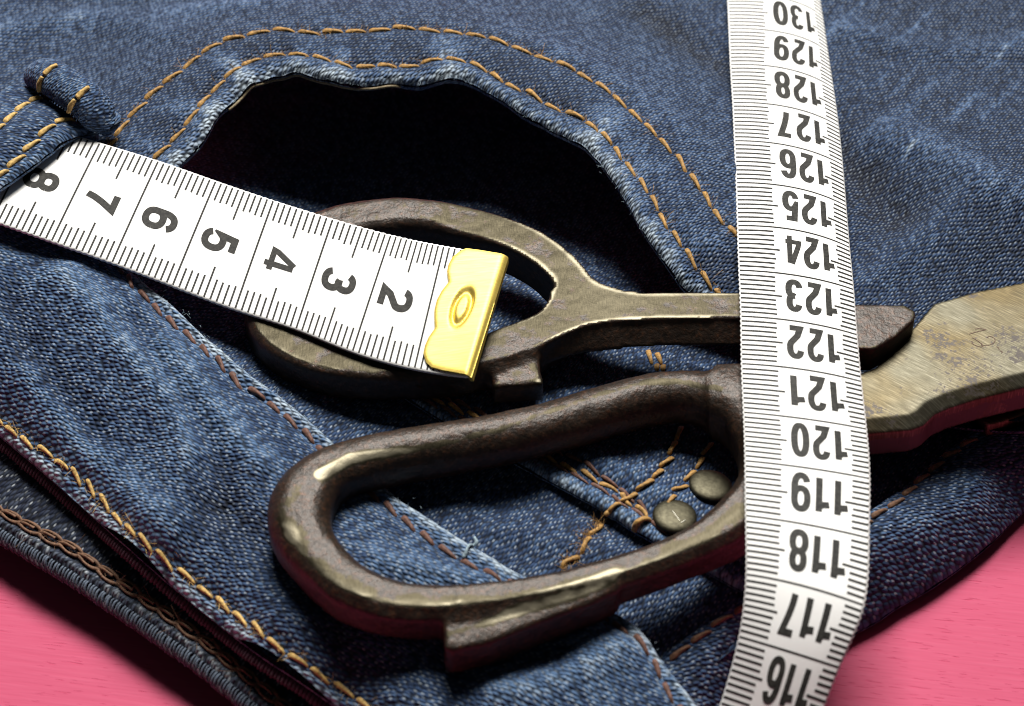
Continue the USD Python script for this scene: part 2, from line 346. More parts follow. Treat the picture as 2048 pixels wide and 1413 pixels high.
# ------------------------------------------------------------------ the jeans
class Panel:
    """A sheet of cloth: its outline and heights were read off the photograph; the sheet itself is a height field over the table."""

    def __init__(self, ctrl, outline, hems=(), step=0.06, weave=0.0, base=None, lift=0.12, radius=0.09, seed=0, wrinkles=(), rough=0.02):
        self.seed, self.weave, self.rough, self.radius = seed, math.radians(weave), rough, radius
        self.wr, self.stitches, self.base, self.lift, self.fadefn = [], [], base, lift, None
        if base is None:
            c = np.array(ctrl, float)
            P = at(c[:, 0], c[:, 1], c[:, 2])
            self.rbf = RBFInterpolator(P[:, :2], P[:, 2], smoothing=0.002, kernel='thin_plate_spline')
        for pts, amp, wid in wrinkles:
            self.wr.append((self.px(spline(pts, step=20)), amp, wid))
        o = self.px(outline)
        self.poly = sg.Polygon(o).buffer(0)
        self.hems = [self.px(spline(h, step=12)) for h in hems]
        self.step = step

    def raw(self, xy):
        return self.base.raw(xy) + self.lift if self.base is not None else self.rbf(xy)

    def px(self, pts):
        """Plan position of pixels that lie on this sheet."""
        pts = np.asarray(pts, float)
        z = np.full(len(pts), 1.8)
        for _ in range(14):
            P = at(pts[:, 0], pts[:, 1], z)
            z = 0.5 * z + 0.5 * self.raw(P[:, :2])
        return P[:, :2]

    def height(self, xy, fine=True):
        z = self.raw(xy)
        if fine:
            for l, amp, wid in self.wr:
                d, _ = dist_to(xy, l)
                z = z + amp * np.exp(-(d / wid) ** 2)
            z = z + self.rough * 2.2 * fbm2(xy[:, 0], xy[:, 1], 1.3, self.seed) + self.rough * 1.2 * fbm2(xy[:, 0], xy[:, 1], 4.0, self.seed + 9, 2)
            for l, depth, wid in self.stitches:
                d, s = dist_to(xy, l)
                k = meshkit.noise(np.stack([s * 2.1, np.full_like(s, self.seed + 0.5), np.zeros_like(s)], -1), self.seed)
                z = z - depth * (0.6 + 0.8 * k) * np.exp(-(d / wid) ** 2)
        return z

    def on(self, xy, above=0.0):
        xy = np.atleast_2d(xy)
        z = self.height(xy)
        for h in self.hems:
            d, _ = dist_to(xy, h)
            z = z - np.where(d < self.radius, self.radius - np.sqrt(np.maximum(0, self.radius ** 2 - (self.radius - np.minimum(d, self.radius)) ** 2)), 0)
        return np.column_stack([xy, z + above])

    def uv(self, xy):
        c, s = math.cos(self.weave), math.sin(self.weave)
        return np.column_stack([xy[:, 0] * c + xy[:, 1] * s, -xy[:, 0] * s + xy[:, 1] * c])

    def build(self, name, material, parent, fade=None, skirt=True, under=0.5):
        x0, y0, x1, y1 = self.poly.bounds
        h = self.step
        gx, gy = np.meshgrid(np.arange(x0, x1, h), np.arange(y0, y1, h * 0.87))
        gx = gx + (np.arange(gx.shape[0]) % 2)[:, None] * h / 2
        pts = np.column_stack([gx.ravel(), gy.ravel()])
        inner = self.poly.buffer(-0.3 * h)
        pts = pts[shapely.contains_xy(inner, pts[:, 0], pts[:, 1])]
        for l in self.hems:
            d, _ = dist_to(pts, l)
            pts = pts[d > self.radius + 0.4 * h]
        ring = []
        for gm in getattr(self.poly, 'geoms', [self.poly]):
            e = gm.exterior
            ring.append(np.array([p.coords[0] for p in e.interpolate(np.arange(0, e.length, h * 0.8))]))
        extra = []
        for l in self.hems:
            t = np.gradient(l, axis=0)
            n = np.column_stack([-t[:, 1], t[:, 0]]) / np.linalg.norm(t, axis=1, keepdims=True)
            if not shapely.contains_xy(self.poly, *(l[len(l) // 2] + n[len(l) // 2] * 0.1)):
                n = -n
            lf = spline(l, step=h * 0.8)
            nf = np.column_stack([np.interp(np.linspace(0, 1, len(lf)), np.linspace(0, 1, len(l)), n[:, k]) for k in (0, 1)])
            for q in (0.02, 0.10, 0.28, 0.55, 1.0):
                extra.append(lf + nf * self.radius * q)
        pts = np.vstack([pts] + ring + [x[shapely.contains_xy(self.poly.buffer(1e-6), x[:, 0], x[:, 1])] for x in extra])
        tri = Delaunay(pts)
        F = tri.simplices
        c = pts[F].mean(1)
        F = F[shapely.contains_xy(self.poly, c[:, 0], c[:, 1])]
        a, b, cc = pts[F[:, 0]], pts[F[:, 1]], pts[F[:, 2]]
        ar = (b[:, 0] - a[:, 0]) * (cc[:, 1] - a[:, 1]) - (b[:, 1] - a[:, 1]) * (cc[:, 0] - a[:, 0])
        F = F[np.abs(ar) > 1e-7]
        ar = ar[np.abs(ar) > 1e-7]
        F[ar < 0] = F[ar < 0][:, ::-1]
        V = self.on(pts)
        UV = self.uv(pts)
        fd = fade(self, pts) if fade else np.zeros(len(pts))
        Vs, Fs, Us, fs, n0 = [V], [F], [UV], [fd], len(V)
        for l in self.hems if skirt else ():
            lf = spline(l, step=h * 0.8)
            t = np.gradient(lf, axis=0)
            n = np.column_stack([-t[:, 1], t[:, 0]]) / np.linalg.norm(t, axis=1, keepdims=True)
            if shapely.contains_xy(self.poly, *(lf[len(lf) // 2] + n[len(lf) // 2] * 0.1)):
                n = -n
            z = self.height(lf)
            r = self.radius
            ef = fade(self, lf) if fade else np.zeros(len(lf))
            rows = [(r * (math.cos(p) - 1), -r + r * math.sin(p), -r * p) for p in np.linspace(0, -math.pi / 2, 6)]
            rows.append((-r - under, -2 * r, r * 1.6 + under))
            nr = len(rows)
            for k, (o, dz, arc) in enumerate(rows):
                q = lf + n * o
                Vs.append(np.column_stack([q, z + dz]))
                Us.append(self.uv(lf + n * arc))
                fs.append(ef * (0.9 if k < 3 else 0.5))
            i = np.arange(len(lf) - 1)
            for k in range(nr - 1):
                a0, b0 = n0 + k * len(lf) + i, n0 + (k + 1) * len(lf) + i
                flip = np.cross(np.append(t[0], 0), np.append(n[0], 0))[2] < 0
                q1, q2 = np.stack([a0, b0, b0 + 1], 1), np.stack([a0, b0 + 1, a0 + 1], 1)
                if not flip:
                    q1, q2 = q1[:, ::-1], q2[:, ::-1]
                Fs += [q1, q2]
            n0 += nr * len(lf)
        V, F, UV, fd = np.vstack(Vs), np.vstack(Fs), np.vstack(Us), np.concatenate(fs)
        return obj(name, (V, F), material, parent, True, UV, fade=np.clip(fd, -1, 1))


def stitch_row(panel, pts, pitch, radius, material, parent, gap=0.05, sink=0.02, jitter=0.012, lift=0.0, name='stitch', seed=0):
    """Lock stitches one by one along a line: a two-ply thread that rises out of the cloth and dives back."""
    r = np.random.default_rng(100 + seed)
    l = panel.px(spline(pts, step=10)) if not isinstance(pts, np.ndarray) else pts
    Ls = spline(l, step=0.01)
    total = (len(Ls) - 1) * 0.01
    s = 0.0
    out = []
    while s < total - 0.08:
        ln = min(pitch * r.uniform(0.90, 1.10), total - s)
        q = np.linspace(s + gap * 0.15, s + ln - gap * 0.35, 15)
        xy = np.column_stack([np.interp(q / 0.01, np.arange(len(Ls)), Ls[:, k]) for k in (0, 1)])
        d = np.array([xy[-1, 1] - xy[0, 1], xy[0, 0] - xy[-1, 0]])
        d /= np.linalg.norm(d) + 1e-9
        u = np.linspace(-1, 1, 15)
        xy = xy + d * (r.normal(0, jitter) + u[:, None] * (0.022 + r.normal(0, jitter)))
        P = panel.on(xy)
        P[:, 2] += radius * 0.55 + lift - (sink + radius) * np.abs(u) ** 6
        rad = radius * (1 - 0.30 * np.abs(u) ** 4) * r.uniform(0.92, 1.06)
        V, F = sweep(P, rad, 10, lobes=0.24, twist=6.5, flat=0.78)
        out.append(obj(name, (V, F), material, parent))
        s += ln
    return out


def thread_run(P, radius, material, parent, name, twist=11.0):
    V, F = sweep(P, radius, 10, lobes=0.18, twist=twist)
    return obj(name, (V, F), material, parent)


jeans = thing('jeans', 'dark blue denim jeans with gold stitching spread across the pink table', 'jeans')

LIP = [(330, 366), (353, 333), (374, 306), (408, 268), (438, 221), (476, 183), (523, 153), (561, 139), (595, 139), (645, 153), (680, 161), (724, 163), (782, 158), (833, 160), (884, 153), (935, 155), (969, 170), (1003, 190), (1037, 214), (1088, 245), (1139, 272), (1183, 302),
       (1213, 336), (1237, 370), (1264, 414), (1285, 452), (1302, 480), (1325, 511), (1360, 558), (1377, 572), (1404, 584), (1450, 610), (1500, 650), (1560, 700), (1700, 780), (1850, 830), (2120, 845)]
INNER = [(309, 319), (336, 289), (367, 248), (394, 217), (421, 183), (455, 149), (489, 126), (530, 107), (571, 104), (605, 110), (645, 117), (680, 126), (724, 132), (772, 129), (812, 131), (857, 119), (901, 117), (945, 124), (986, 146), (1023, 168), (1064, 187), (1101, 206), (1145, 226),
         (1183, 250), (1220, 285), (1247, 319), (1278, 357), (1302, 391), (1322, 428), (1342, 462), (1360, 484), (1391, 528), (1421, 569), (1450, 590)]
OUTER = [(205, 305), (217, 289), (238, 258), (265, 224), (302, 187), (340, 156), (370, 132), (408, 102), (448, 82), (493, 70), (544, 58), (588, 59), (632, 63), (679, 61), (728, 61), (772, 59), (819, 54), (870, 58), (914, 63), (962, 71), (1010, 85), (1050, 100), (1094, 117), (1135, 132),
         (1179, 158), (1220, 183), (1257, 217), (1291, 246), (1325, 282), (1356, 316), (1384, 353), (1411, 391), (1438, 431), (1469, 465), (1500, 500)]

hip = Panel(
    [(330, 366, 2.3), (353, 333, 2.4), (408, 268, 2.55), (476, 183, 2.65), (561, 139, 2.7), (680, 161, 2.66), (833, 160, 2.62), (935, 155, 2.62), (1037, 214, 2.6), (1139, 272, 2.55), (1237, 370, 2.42), (1302, 480, 2.25), (1360, 558, 2.05), (1404, 584, 1.95),
     (1500, 650, 1.7), (1560, 700, 1.55), (1700, 780, 1.35), (1850, 830, 1.25), (2120, 845, 1.2),
     (217, 289, 2.4), (302, 187, 2.58), (448, 82, 2.75), (588, 59, 2.78), (772, 59, 2.75), (962, 71, 2.7), (1135, 132, 2.62), (1291, 246, 2.48), (1411, 391, 2.25), (1469, 465, 2.1),
     (860, 12, 2.6), (1100, 92, 2.58), (1300, 205, 2.38), (1450, 330, 2.12), (1000, 0, 2.25), (1250, 80, 2.0), (1400, 150, 1.85), (1600, 300, 1.6), (1750, 450, 1.45), (1600, 500, 1.6),
     (1900, 300, 1.85), (1800, 150, 1.75), (2048, 180, 1.7), (2048, 420, 1.75), (1900, 480, 1.6), (1800, 640, 1.25), (2000, 580, 1.3), (2150, 600, 1.3), (1800, 0, 1.75), (1600, 100, 1.65), (2150, 0, 1.7), (2150, 300, 1.8),
     (300, 20, 2.1), (500, -50, 2.0), (0, 0, 2.0), (150, 60, 2.0), (100, 160, 2.0), (0, 300, 2.1), (100, 400, 2.2), (-100, 200, 2.0), (-100, 0, 2.0), (700, -100, 1.9), (1100, -100, 1.8), (1500, -120, 1.6), (2100, -140, 1.7), (0, -140, 2.0)],
    [(-120, 480), (100, 480), (250, 450)] + LIP + [(2200, 845), (2200, -200), (-120, -200)],
    hems=[LIP], weave=58, seed=3, radius=0.12, rough=0.025,
    wrinkles=[([(330, 30), (560, -10), (700, -60)], 0.10, 0.35), ([(0, 70), (160, 40), (330, 70)], 0.10, 0.3), ([(1300, 30), (1500, 160), (1700, 330), (1790, 420)], -0.14, 0.4),
              ([(1780, 270), (1900, 320), (2048, 400)], 0.13, 0.35), ([(1700, 60), (1850, 100), (2048, 90)], 0.10, 0.3), ([(1100, 92), (1300, 205), (1450, 330)], 0.05, 0.25), ([(1740, 560), (1850, 480), (1950, 380)], 0.06, 0.3)])
hip.stitches = [(hip.px(spline(INNER, step=10)), 0.055, 0.085), (hip.px(spline(OUTER, step=10)), 0.035, 0.085)]
# the folded hem puckers between its two seams
HEM_L = hip.px(spline(LIP[:-4], step=10))
_ps = np.random.default_rng(5)
PUCK = []
for k in range(46):
    u = _ps.uniform(0.02, 0.98)
    i = int(u * (len(HEM_L) - 1))
    PUCK.append((HEM_L[i], _ps.uniform(0.5, 1.0), _ps.uniform(0.06, 0.13)))


def hem_profile(xy):
    d, s = dist_to(xy, HEM_L)
    p = meshkit.noise(np.stack([s * 2.3, d * 0.5, np.zeros_like(s)], -1), 41) + 0.5 * meshkit.noise(np.stack([s * 5.1, d * 0.9, np.zeros_like(s)], -1), 42) - 0.75
    return d, s, p


_h0 = hip.height


def hip_height(xy, fine=True):
    z = _h0(xy, fine)
    if fine:
        d, s, p = hem_profile(xy)
        z = z + 0.055 * p * np.exp(-((d - 0.35) / 0.42) ** 2) + 0.05 * p * np.exp(-(d / 0.15) ** 2) + 0.03 * np.exp(-((d - 0.22) / 0.12) ** 2)
    return z


hip.height = hip_height


def crest(s, xy):
    """Cloth rubs pale on its creases."""
    v = np.zeros(len(xy))
    for l, amp, wid in s.wr:
        d, _ = dist_to(xy, l)
        v = v + 1.7 * amp * np.exp(-(d / wid) ** 2) * (0.5 + meshkit.noise(np.column_stack([xy * 1.6, np.zeros(len(xy))]), 17))
    return v


def hip_fade(s, xy):
    d, a, p = hem_profile(xy)
    f = crest(s, xy) + 0.50 * np.exp(-(d / 0.19) ** 2) + 0.85 * np.maximum(p, -0.12) * np.exp(-((d - 0.5) / 0.45) ** 2)
    f += 0.10 * fbm2(xy[:, 0], xy[:, 1], 0.5, 4)
    # long pale threads of the washed thigh, far right
    w = at(1750, 200, 1.7)
    q = np.clip((xy[:, 0] - w[0] + 2.2) / 2.5, 0, 1)
    st = meshkit.noise(np.column_stack([(xy[:, 0] * 0.80 - xy[:, 1] * 0.60) * 9.0, (xy[:, 0] * 0.60 + xy[:, 1] * 0.80) * 0.7, np.zeros(len(xy))]), 77)
    return f + q * 0.55 * np.clip(st - 0.72, 0, 1) * np.clip((xy[:, 1] - 2.5) / 2.0, 0, 1) * 3 - 0.10 * q


p_hip = hip.build('hip_panel', 'denim_hip', jeans, hip_fade)
stitch_row(hip, INNER, 0.35, 0.033, 'gold_thread', p_hip, seed=1)
stitch_row(hip, OUTER, 0.37, 0.034, 'gold_thread', p_hip, seed=2)
# a sliver of the tan pocket lining under the lip
lin = hip.on(hip.px(spline([(455, 208), (480, 186), (523, 156), (561, 141), (595, 141), (645, 155), (690, 164), (740, 166), (800, 161)], step=10)))
lin[:, 2] -= 0.10
lin[:, 1] += 0.03
obj('pocket_lining', sweep(lin, 0.022, 8), 'lining_cloth', jeans)

# inner layer seen through the pocket mouth
bag = Panel(
    [(353, 333, 1.7), (450, 300, 0.95), (600, 350, 0.7), (800, 350, 0.65), (1000, 350, 0.65), (1200, 450, 0.8), (1350, 600, 1.05), (500, 560, 1.35), (520, 420, 0.9), (430, 640, 1.75), (600, 770, 1.72), (700, 870, 1.62), (800, 940, 1.58), (1000, 600, 1.3), (1100, 700, 1.33),
     (1050, 830, 1.42), (900, 1000, 1.58), (1000, 1060, 1.52), (1100, 1110, 1.45), (1200, 1000, 1.45), (1150, 1150, 1.4), (1300, 1150, 1.32), (1400, 1250, 1.15), (1250, 850, 1.38), (1400, 900, 1.28), (1500, 1000, 1.2), (1600, 1000, 1.05), (1700, 900, 0.85),
     (1800, 850, 0.75), (200, 450, 1.85), (300, 540, 2.0), (1250, 1250, 1.2), (1350, 1350, 1.0), (2048, 800, 0.65), (300, 200, 0.9), (700, 200, 0.6), (1100, 200, 0.6), (1400, 400, 0.8)],
    [(60, 400), (330, 620), (560, 820), (780, 1020), (1000, 1180), (1200, 1240), (1300, 1340), (1400, 1350), (1650, 1180), (1850, 1020), (2100, 880), (2100, 800), (1500, 500), (1350, 350), (1150, 180), (950, 20), (600, -40), (300, -20), (100, 180)],
    weave=72, seed=12, rough=0.02, wrinkles=[([(980, 1010), (1120, 1010), (1290, 1100)], -0.05, 0.2), ([(1000, 1060), (1180, 1100), (1320, 1130)], 0.05, 0.2)])
ROW_A = [(1357, 850), (1344, 902), (1328, 930), (1308, 953), (1286, 975), (1264, 989), (1239, 1005), (1211, 1033)]
ROW_A2 = [(1197, 1037), (1185, 1064), (1169, 1084), (1159, 1114), (1136, 1124), (1131, 1152)]
bag.stitches = [(bag.px(spline(ROW_A2, step=8)), 0.03, 0.08)]
p_bag = bag.build('pocket_bag', 'denim', jeans, lambda s, xy: 0.12 * fbm2(xy[:, 0], xy[:, 1], 0.8, 6) - 0.03)
stitch_row(bag, ROW_A2, 0.33, 0.036, 'gold_thread', p_bag, seed=3)
COIN = [(720, 725), (850, 815), (960, 880), (1100, 958), (1150, 984), (1199, 1011), (1258, 1050), (1318, 1084), (1420, 1140), (1500, 1185)]
coin = Panel(None, COIN + [(1640, 1100), (1640, 900), (1480, 760), (1250, 690), (1000, 700), (850, 690)], hems=[COIN], weave=80, base=bag, lift=0.16, radius=0.085, seed=21, rough=0.02, step=0.05,
             wrinkles=[([(1180, 925), (1260, 945), (1340, 1000)], 0.07, 0.22), ([(1110, 940), (1200, 990), (1300, 1050)], 0.03, 0.1)])
GOLD_C = [(857, 786), (884, 803), (918, 818), (1010, 862), (1090, 908), (1126, 928), (1165, 947), (1199, 963), (1239, 983), (1254, 1001), (1278, 1013), (1296, 1033)]
BROWN_1 = [(870, 780), (940, 812), (1050, 866), (1130, 908), (1165, 928), (1199, 950), (1239, 975), (1268, 997), (1297, 1023)]
BROWN_2 = [(840, 792), (920, 835), (1040, 893), (1130, 940), (1169, 963), (1203, 979), (1235, 1001), (1268, 1019), (1288, 1033), (1308, 1051), (1353, 1070), (1400, 1092)]
ROW_B = [(1418, 880), (1413, 904), (1395, 936), (1377, 961), (1357, 983), (1338, 1005), (1322, 1024)]
coin.stitches = [(coin.px(spline(x, step=8)), 0.03, 0.07) for x in (GOLD_C, BROWN_1, BROWN_2, ROW_A, ROW_B)]


def edge_fade(amount, width, base=0.0):
    def f(s, xy):
        v = crest(s, xy) + np.full(len(xy), base) + 0.14 * fbm2(xy[:, 0], xy[:, 1], 1.1, s.seed)
        for h in s.hems:
            d, a = dist_to(xy, h)
            v = v + amount * np.exp(-(d / width) ** 2) * (0.75 + 0.5 * meshkit.noise(np.stack([a * 3, d * 2, 0 * d], -1), 3))
        return v
    return f


p_coin = coin.build('coin_pocket', 'denim', jeans, edge_fade(0.42, 0.17, -0.02))
stitch_row(coin, GOLD_C, 0.30, 0.030, 'gold_thread', p_coin, seed=4, gap=0.03, sink=0.0)
stitch_row(coin, BROWN_1, 0.30, 0.026, 'brown_thread', p_coin, seed=5, gap=0.03, sink=0.0)
stitch_row(coin, BROWN_2, 0.30, 0.026, 'brown_thread', p_coin, seed=6, gap=0.03, sink=0.0)
stitch_row(coin, ROW_A, 0.30, 0.036, 'gold_thread', p_coin, seed=7, lift=0.02)
stitch_row(coin, ROW_B, 0.30, 0.034, 'gold_thread', p_coin, seed=8)
stitch_row(coin, [(1300, 1036), (1270, 1060)], 0.36, 0.05, 'gold_thread', p_coin, seed=9, lift=0.02)
stitch_row(coin, [(1290, 700), (1318, 742)], 0.30, 0.034, 'gold_thread', p_coin, seed=10)
stitch_row(coin, [(1308, 706), (1334, 742)], 0.30, 0.034, 'gold_thread', p_coin, seed=11)


def rivet(px, py, rx, tilt):
    c = coin.on(coin.px([(px, py)]))[0]
    r = rx
    prof = [(0.0, 0.085), (0.30, 0.084), (0.55, 0.078), (0.75, 0.066), (0.9, 0.048), (0.98, 0.026), (1.0, 0.006), (0.97, -0.03), (0.93, -0.06)]
    m = trimesh.creation.revolve([(a * r, b * 0.75) for a, b in prof], sections=48)
    m.apply_transform(trimesh.transformations.rotation_matrix(tilt[0], [1, 0, 0]) @ trimesh.transformations.rotation_matrix(tilt[1], [0, 1, 0]))
    m.apply_translation(c + [0, 0, 0.03])
    return m, c


m, c = rivet(1349, 1037, 0.29, (-0.06, 0.05))
rv = obj('rivet', m, 'aged_rivet_metal', jeans, 40)
tag(rv, label='scratched lower rivet on the coin pocket corner')
for a, b in (((1345, 1022), (1360, 1042)), ((1362, 1046), (1371, 1040)), ((1332, 1038), (1340, 1037))):
    z = c[2] + 0.093
    obj('scratch', sweep(np.linspace(at(*a, z), at(*b, z), 4), 0.008, 6, flat=0.5), 'scratch_metal', rv)
m, c = rivet(1421, 974, 0.29, (-0.10, 0.10))
obj('rivet', m, 'aged_rivet_metal', jeans, 40)

# the panel in front: folded fly flap with the brown stitched ridge
RIDGE = [(120, 420), (190, 470), (258, 535), (340, 602), (408, 667), (475, 725), (543, 776), (611, 830), (679, 891), (740, 945), (803, 998), (857, 1033), (935, 1082), (1020, 1133), (1067, 1157), (1160, 1190), (1240, 1227), (1291, 1273), (1325, 1317), (1359, 1361), (1400, 1413), (1450, 1490)]
FLAP = [(-90, 790), (0, 866), (78, 933), (204, 1045), (340, 1164), (476, 1273), (679, 1408), (800, 1490)]
front = Panel(
    [(120, 420, 2.3), (258, 535, 2.25), (340, 602, 2.2), (475, 725, 2.1), (611, 830, 2.0), (679, 891, 1.95), (803, 998, 1.88), (935, 1082, 1.8), (1067, 1157, 1.72), (1240, 1227, 1.60), (1325, 1317, 1.48), (1400, 1413, 1.36), (1450, 1490, 1.25),
     (-90, 790, 1.22), (0, 866, 1.22), (204, 1045, 1.20), (340, 1164, 1.18), (476, 1273, 1.18), (679, 1408, 1.16), (800, 1490, 1.12),
     (0, 560, 2.15), (-90, 500, 2.2), (-90, 640, 1.9), (100, 650, 2.05), (200, 800, 1.85), (350, 900, 1.84), (500, 1050, 1.80), (700, 1200, 1.80), (600, 1130, 1.80), (820, 1250, 1.74), (900, 1310, 1.66), (1100, 1320, 1.56), (0, 750, 1.68), (300, 1040, 1.6), (550, 1220, 1.66), (800, 1400, 1.50), (1200, 1450, 1.38)],
    [(-90, 400), (60, 380)] + RIDGE + [(1450, 1540), (800, 1540)] + FLAP[::-1], hems=[RIDGE, FLAP], weave=-14, seed=31, radius=0.085, rough=0.03,
    wrinkles=[([(130, 560), (220, 660), (330, 790), (380, 900)], 0.169, 0.30), ([(250, 640), (340, 760), (420, 900), (450, 1000)], -0.094, 0.22), ([(330, 690), (420, 810), (520, 930)], 0.112, 0.22), ([(20, 600), (80, 720), (190, 860)], -0.094, 0.25),
              ([(60, 760), (160, 900), (330, 1060)], 0.112, 0.25), ([(420, 1010), (540, 1090), (680, 1240)], -0.112, 0.3), ([(760, 1120), (880, 1150), (980, 1165)], 0.094, 0.2), ([(700, 1330), (900, 1330), (1100, 1300)], -0.112, 0.35), ([(1000, 1390), (1150, 1340), (1260, 1290)], 0.131, 0.3)])
YELLOW = [(-20, 818), (0, 835), (66, 885), (146, 945), (238, 1038), (340, 1127), (452, 1212), (577, 1303), (679, 1368), (760, 1428)]
BROWN = [(225, 518), (258, 551), (319, 616), (353, 647), (408, 691), (475, 759), (540, 803), (608, 861), (662, 912), (725, 968), (792, 1025), (850, 1069), (891, 1099), (952, 1133), (999, 1157), (1100, 1195), (1220, 1235), (1254, 1266), (1285, 1293), (1312, 1327), (1329, 1361), (1352, 1398), (1370, 1430)]
front.stitches = [(front.px(spline(YELLOW, step=8)), 0.05, 0.08), (front.px(spline(BROWN, step=8)), 0.075, 0.085)]
p_front = front.build('front_panel', 'denim', jeans, edge_fade(0.50, 0.15, 0.05))
stitch_row(front, YELLOW, 0.34, 0.029, 'yellow_thread', p_front, seed=12)
stitch_row(front, BROWN, 0.34, 0.036, 'brown_thread', p_front, seed=13, gap=0.08)
# a pale repair thread looped over the ridge, and the dark overlocked inner edge under the flap
q = front.on(front.px(spline([(926, 1113), (934, 1103), (941, 1092), (952, 1088), (948, 1078)], n=18)))
q[:, 2] += 0.03
thread_run(q, 0.022, 'blue_thread', p_front, 'loose_thread')
fl = front.px(spline(FLAP, step=0.5 * 12))
t = np.gradient(fl, axis=0)
fl = spline(fl, step=0.055)
t = np.gradient(fl, axis=0)
t /= np.linalg.norm(t, axis=1, keepdims=True)
n = np.column_stack([t[:, 1], -t[:, 0]])
if front.poly.contains(sg.Point(*(fl[20] + 0.1 * n[20]))):
    n = -n
zz = front.height(fl) - 0.23
ms = []
for i in range(1, len(fl) - 1):
    a = np.append(fl[i] - n[i] * 0.10, zz[i] + 0.05)
    b = np.append(fl[i] + n[i] * (0.055 + 0.015 * rng.uniform()) + t[i] * 0.02, zz[i] + 0.01)
    c2 = np.append(fl[i] - n[i] * 0.10, zz[i] - 0.05)
    ms.append(sweep(spline([a, (a + b) / 2 + [0, 0, 0.03], b, c2], n=7), 0.024, 6))
tag(obj('overlock_edge', join(ms), 'purple_thread', p_front), kind='stuff')

# the layer below: raw overlocked edge with a brown chain stitch, lying just above the table
RAW = [(-80, 1022), (0, 1072), (102, 1133), (204, 1198), (306, 1268), (408, 1341), (482, 1402), (600, 1490)]
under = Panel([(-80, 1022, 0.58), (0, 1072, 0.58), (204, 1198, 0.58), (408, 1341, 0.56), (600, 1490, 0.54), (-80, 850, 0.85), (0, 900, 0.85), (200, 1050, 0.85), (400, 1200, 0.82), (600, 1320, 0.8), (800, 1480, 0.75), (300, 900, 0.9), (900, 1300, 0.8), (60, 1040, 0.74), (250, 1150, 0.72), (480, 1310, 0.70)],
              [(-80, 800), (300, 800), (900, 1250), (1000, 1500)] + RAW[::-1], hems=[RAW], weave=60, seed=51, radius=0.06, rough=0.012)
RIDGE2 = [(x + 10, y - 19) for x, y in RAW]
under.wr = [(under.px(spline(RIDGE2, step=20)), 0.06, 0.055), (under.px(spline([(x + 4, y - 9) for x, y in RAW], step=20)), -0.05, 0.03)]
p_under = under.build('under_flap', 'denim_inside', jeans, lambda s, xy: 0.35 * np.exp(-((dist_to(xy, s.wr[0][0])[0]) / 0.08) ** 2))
rw = spline(under.px(spline(RAW, step=10)), step=0.050)
t = np.gradient(rw, axis=0)
t /= np.linalg.norm(t, axis=1, keepdims=True)
n = np.column_stack([t[:, 1], -t[:, 0]])
if under.poly.contains(sg.Point(*(rw[20] + 0.1 * n[20]))):
    n = -n
zz = under.height(rw)
ms, mf = [], []
r5 = np.random.default_rng(55)
for i in range(1, len(rw) - 1):
    k = r5.uniform(-0.012, 0.012, 4)
    a = np.append(rw[i] - n[i] * 0.115 + t[i] * k[0], zz[i] - 0.005)
    b = np.append(rw[i] - n[i] * 0.04 + t[i] * k[1], zz[i] + 0.03)
    c2 = np.append(rw[i] + n[i] * (0.03 + k[2]) + t[i] * 0.02, zz[i] - 0.04)
    e = np.append(rw[i] + n[i] * (0.035 + k[3]) + t[i] * 0.03, zz[i] - 0.13)
    ms.append(sweep(spline([a, b, c2, e], n=8), r5.uniform(0.014, 0.021), 6))
    a = np.append(rw[i] - n[i] * 0.22 + t[i] * k[0], zz[i] + 0.02)
    b = np.append(rw[i] - n[i] * 0.17 + t[i] * k[1], zz[i] + 0.075)
    c2 = np.append(rw[i] - n[i] * 0.125 + t[i] * 0.02, zz[i] + 0.02)
    ms.append(sweep(spline([a, b, c2], n=6), r5.uniform(0.013, 0.020), 6))
    if i % 2:
        b = np.append(rw[i] + n[i] * (0.05 + k[3]) + t[i] * 0.04, zz[i] - 0.06)
        mf.append(sweep(spline([np.append(rw[i] + n[i] * 0.02, zz[i] - 0.02), b, np.append(rw[i] + n[i] * 0.04 + t[i] * 0.09, zz[i] - 0.12)], n=5), 0.016, 5))
tag(obj('overlock_thread', join(ms), 'overlock_blue', p_under), kind='stuff')
tag(obj('overlock_fringe', join(mf), 'purple_thread', p_under), kind='stuff')
CHAIN = [(-40, 1005), (0, 1025), (85, 1069), (170, 1118), (238, 1167), (326, 1225), (391, 1273), (476, 1338), (557, 1405), (620, 1460)]
cl = spline(under.px(spline(CHAIN, step=10)), step=0.01)
r6 = np.random.default_rng(66)
s = 0
while s + 46 < len(cl):                      # chain stitch: each loop is two strands that leave one hole and meet in the next
    ii = np.linspace(s, s + 44, 13).astype(int)
    xy = cl[ii]
    t = np.gradient(xy, axis=0)
    t /= np.linalg.norm(t, axis=1, keepdims=True)
    n = np.column_stack([t[:, 1], -t[:, 0]])
    u = np.linspace(0, 1, 13)
    ms = []
    for sd in (-1, 1):
        P = under.on(xy + n * (sd * 0.062 * np.sin(np.pi * u) ** 0.7 + r6.normal(0, 0.008))[:, None])
        P[:, 2] += 0.03 - 0.03 * np.abs(2 * u - 1) ** 5
        ms.append(sweep(P, 0.021, 9, lobes=0.17, twist=10))
    P = under.on(xy[::2] + n[::2] * r6.normal(0, 0.01))
    P[:, 2] += 0.05 * np.sin(np.pi * u[::2]) + 0.01
    ms.append(sweep(P[:5], 0.019, 8, lobes=0.17, twist=10))
    obj('chain_stitch', join(ms), 'brown_chain_thread', p_under)
    s += int(36 * r6.uniform(0.94, 1.06))

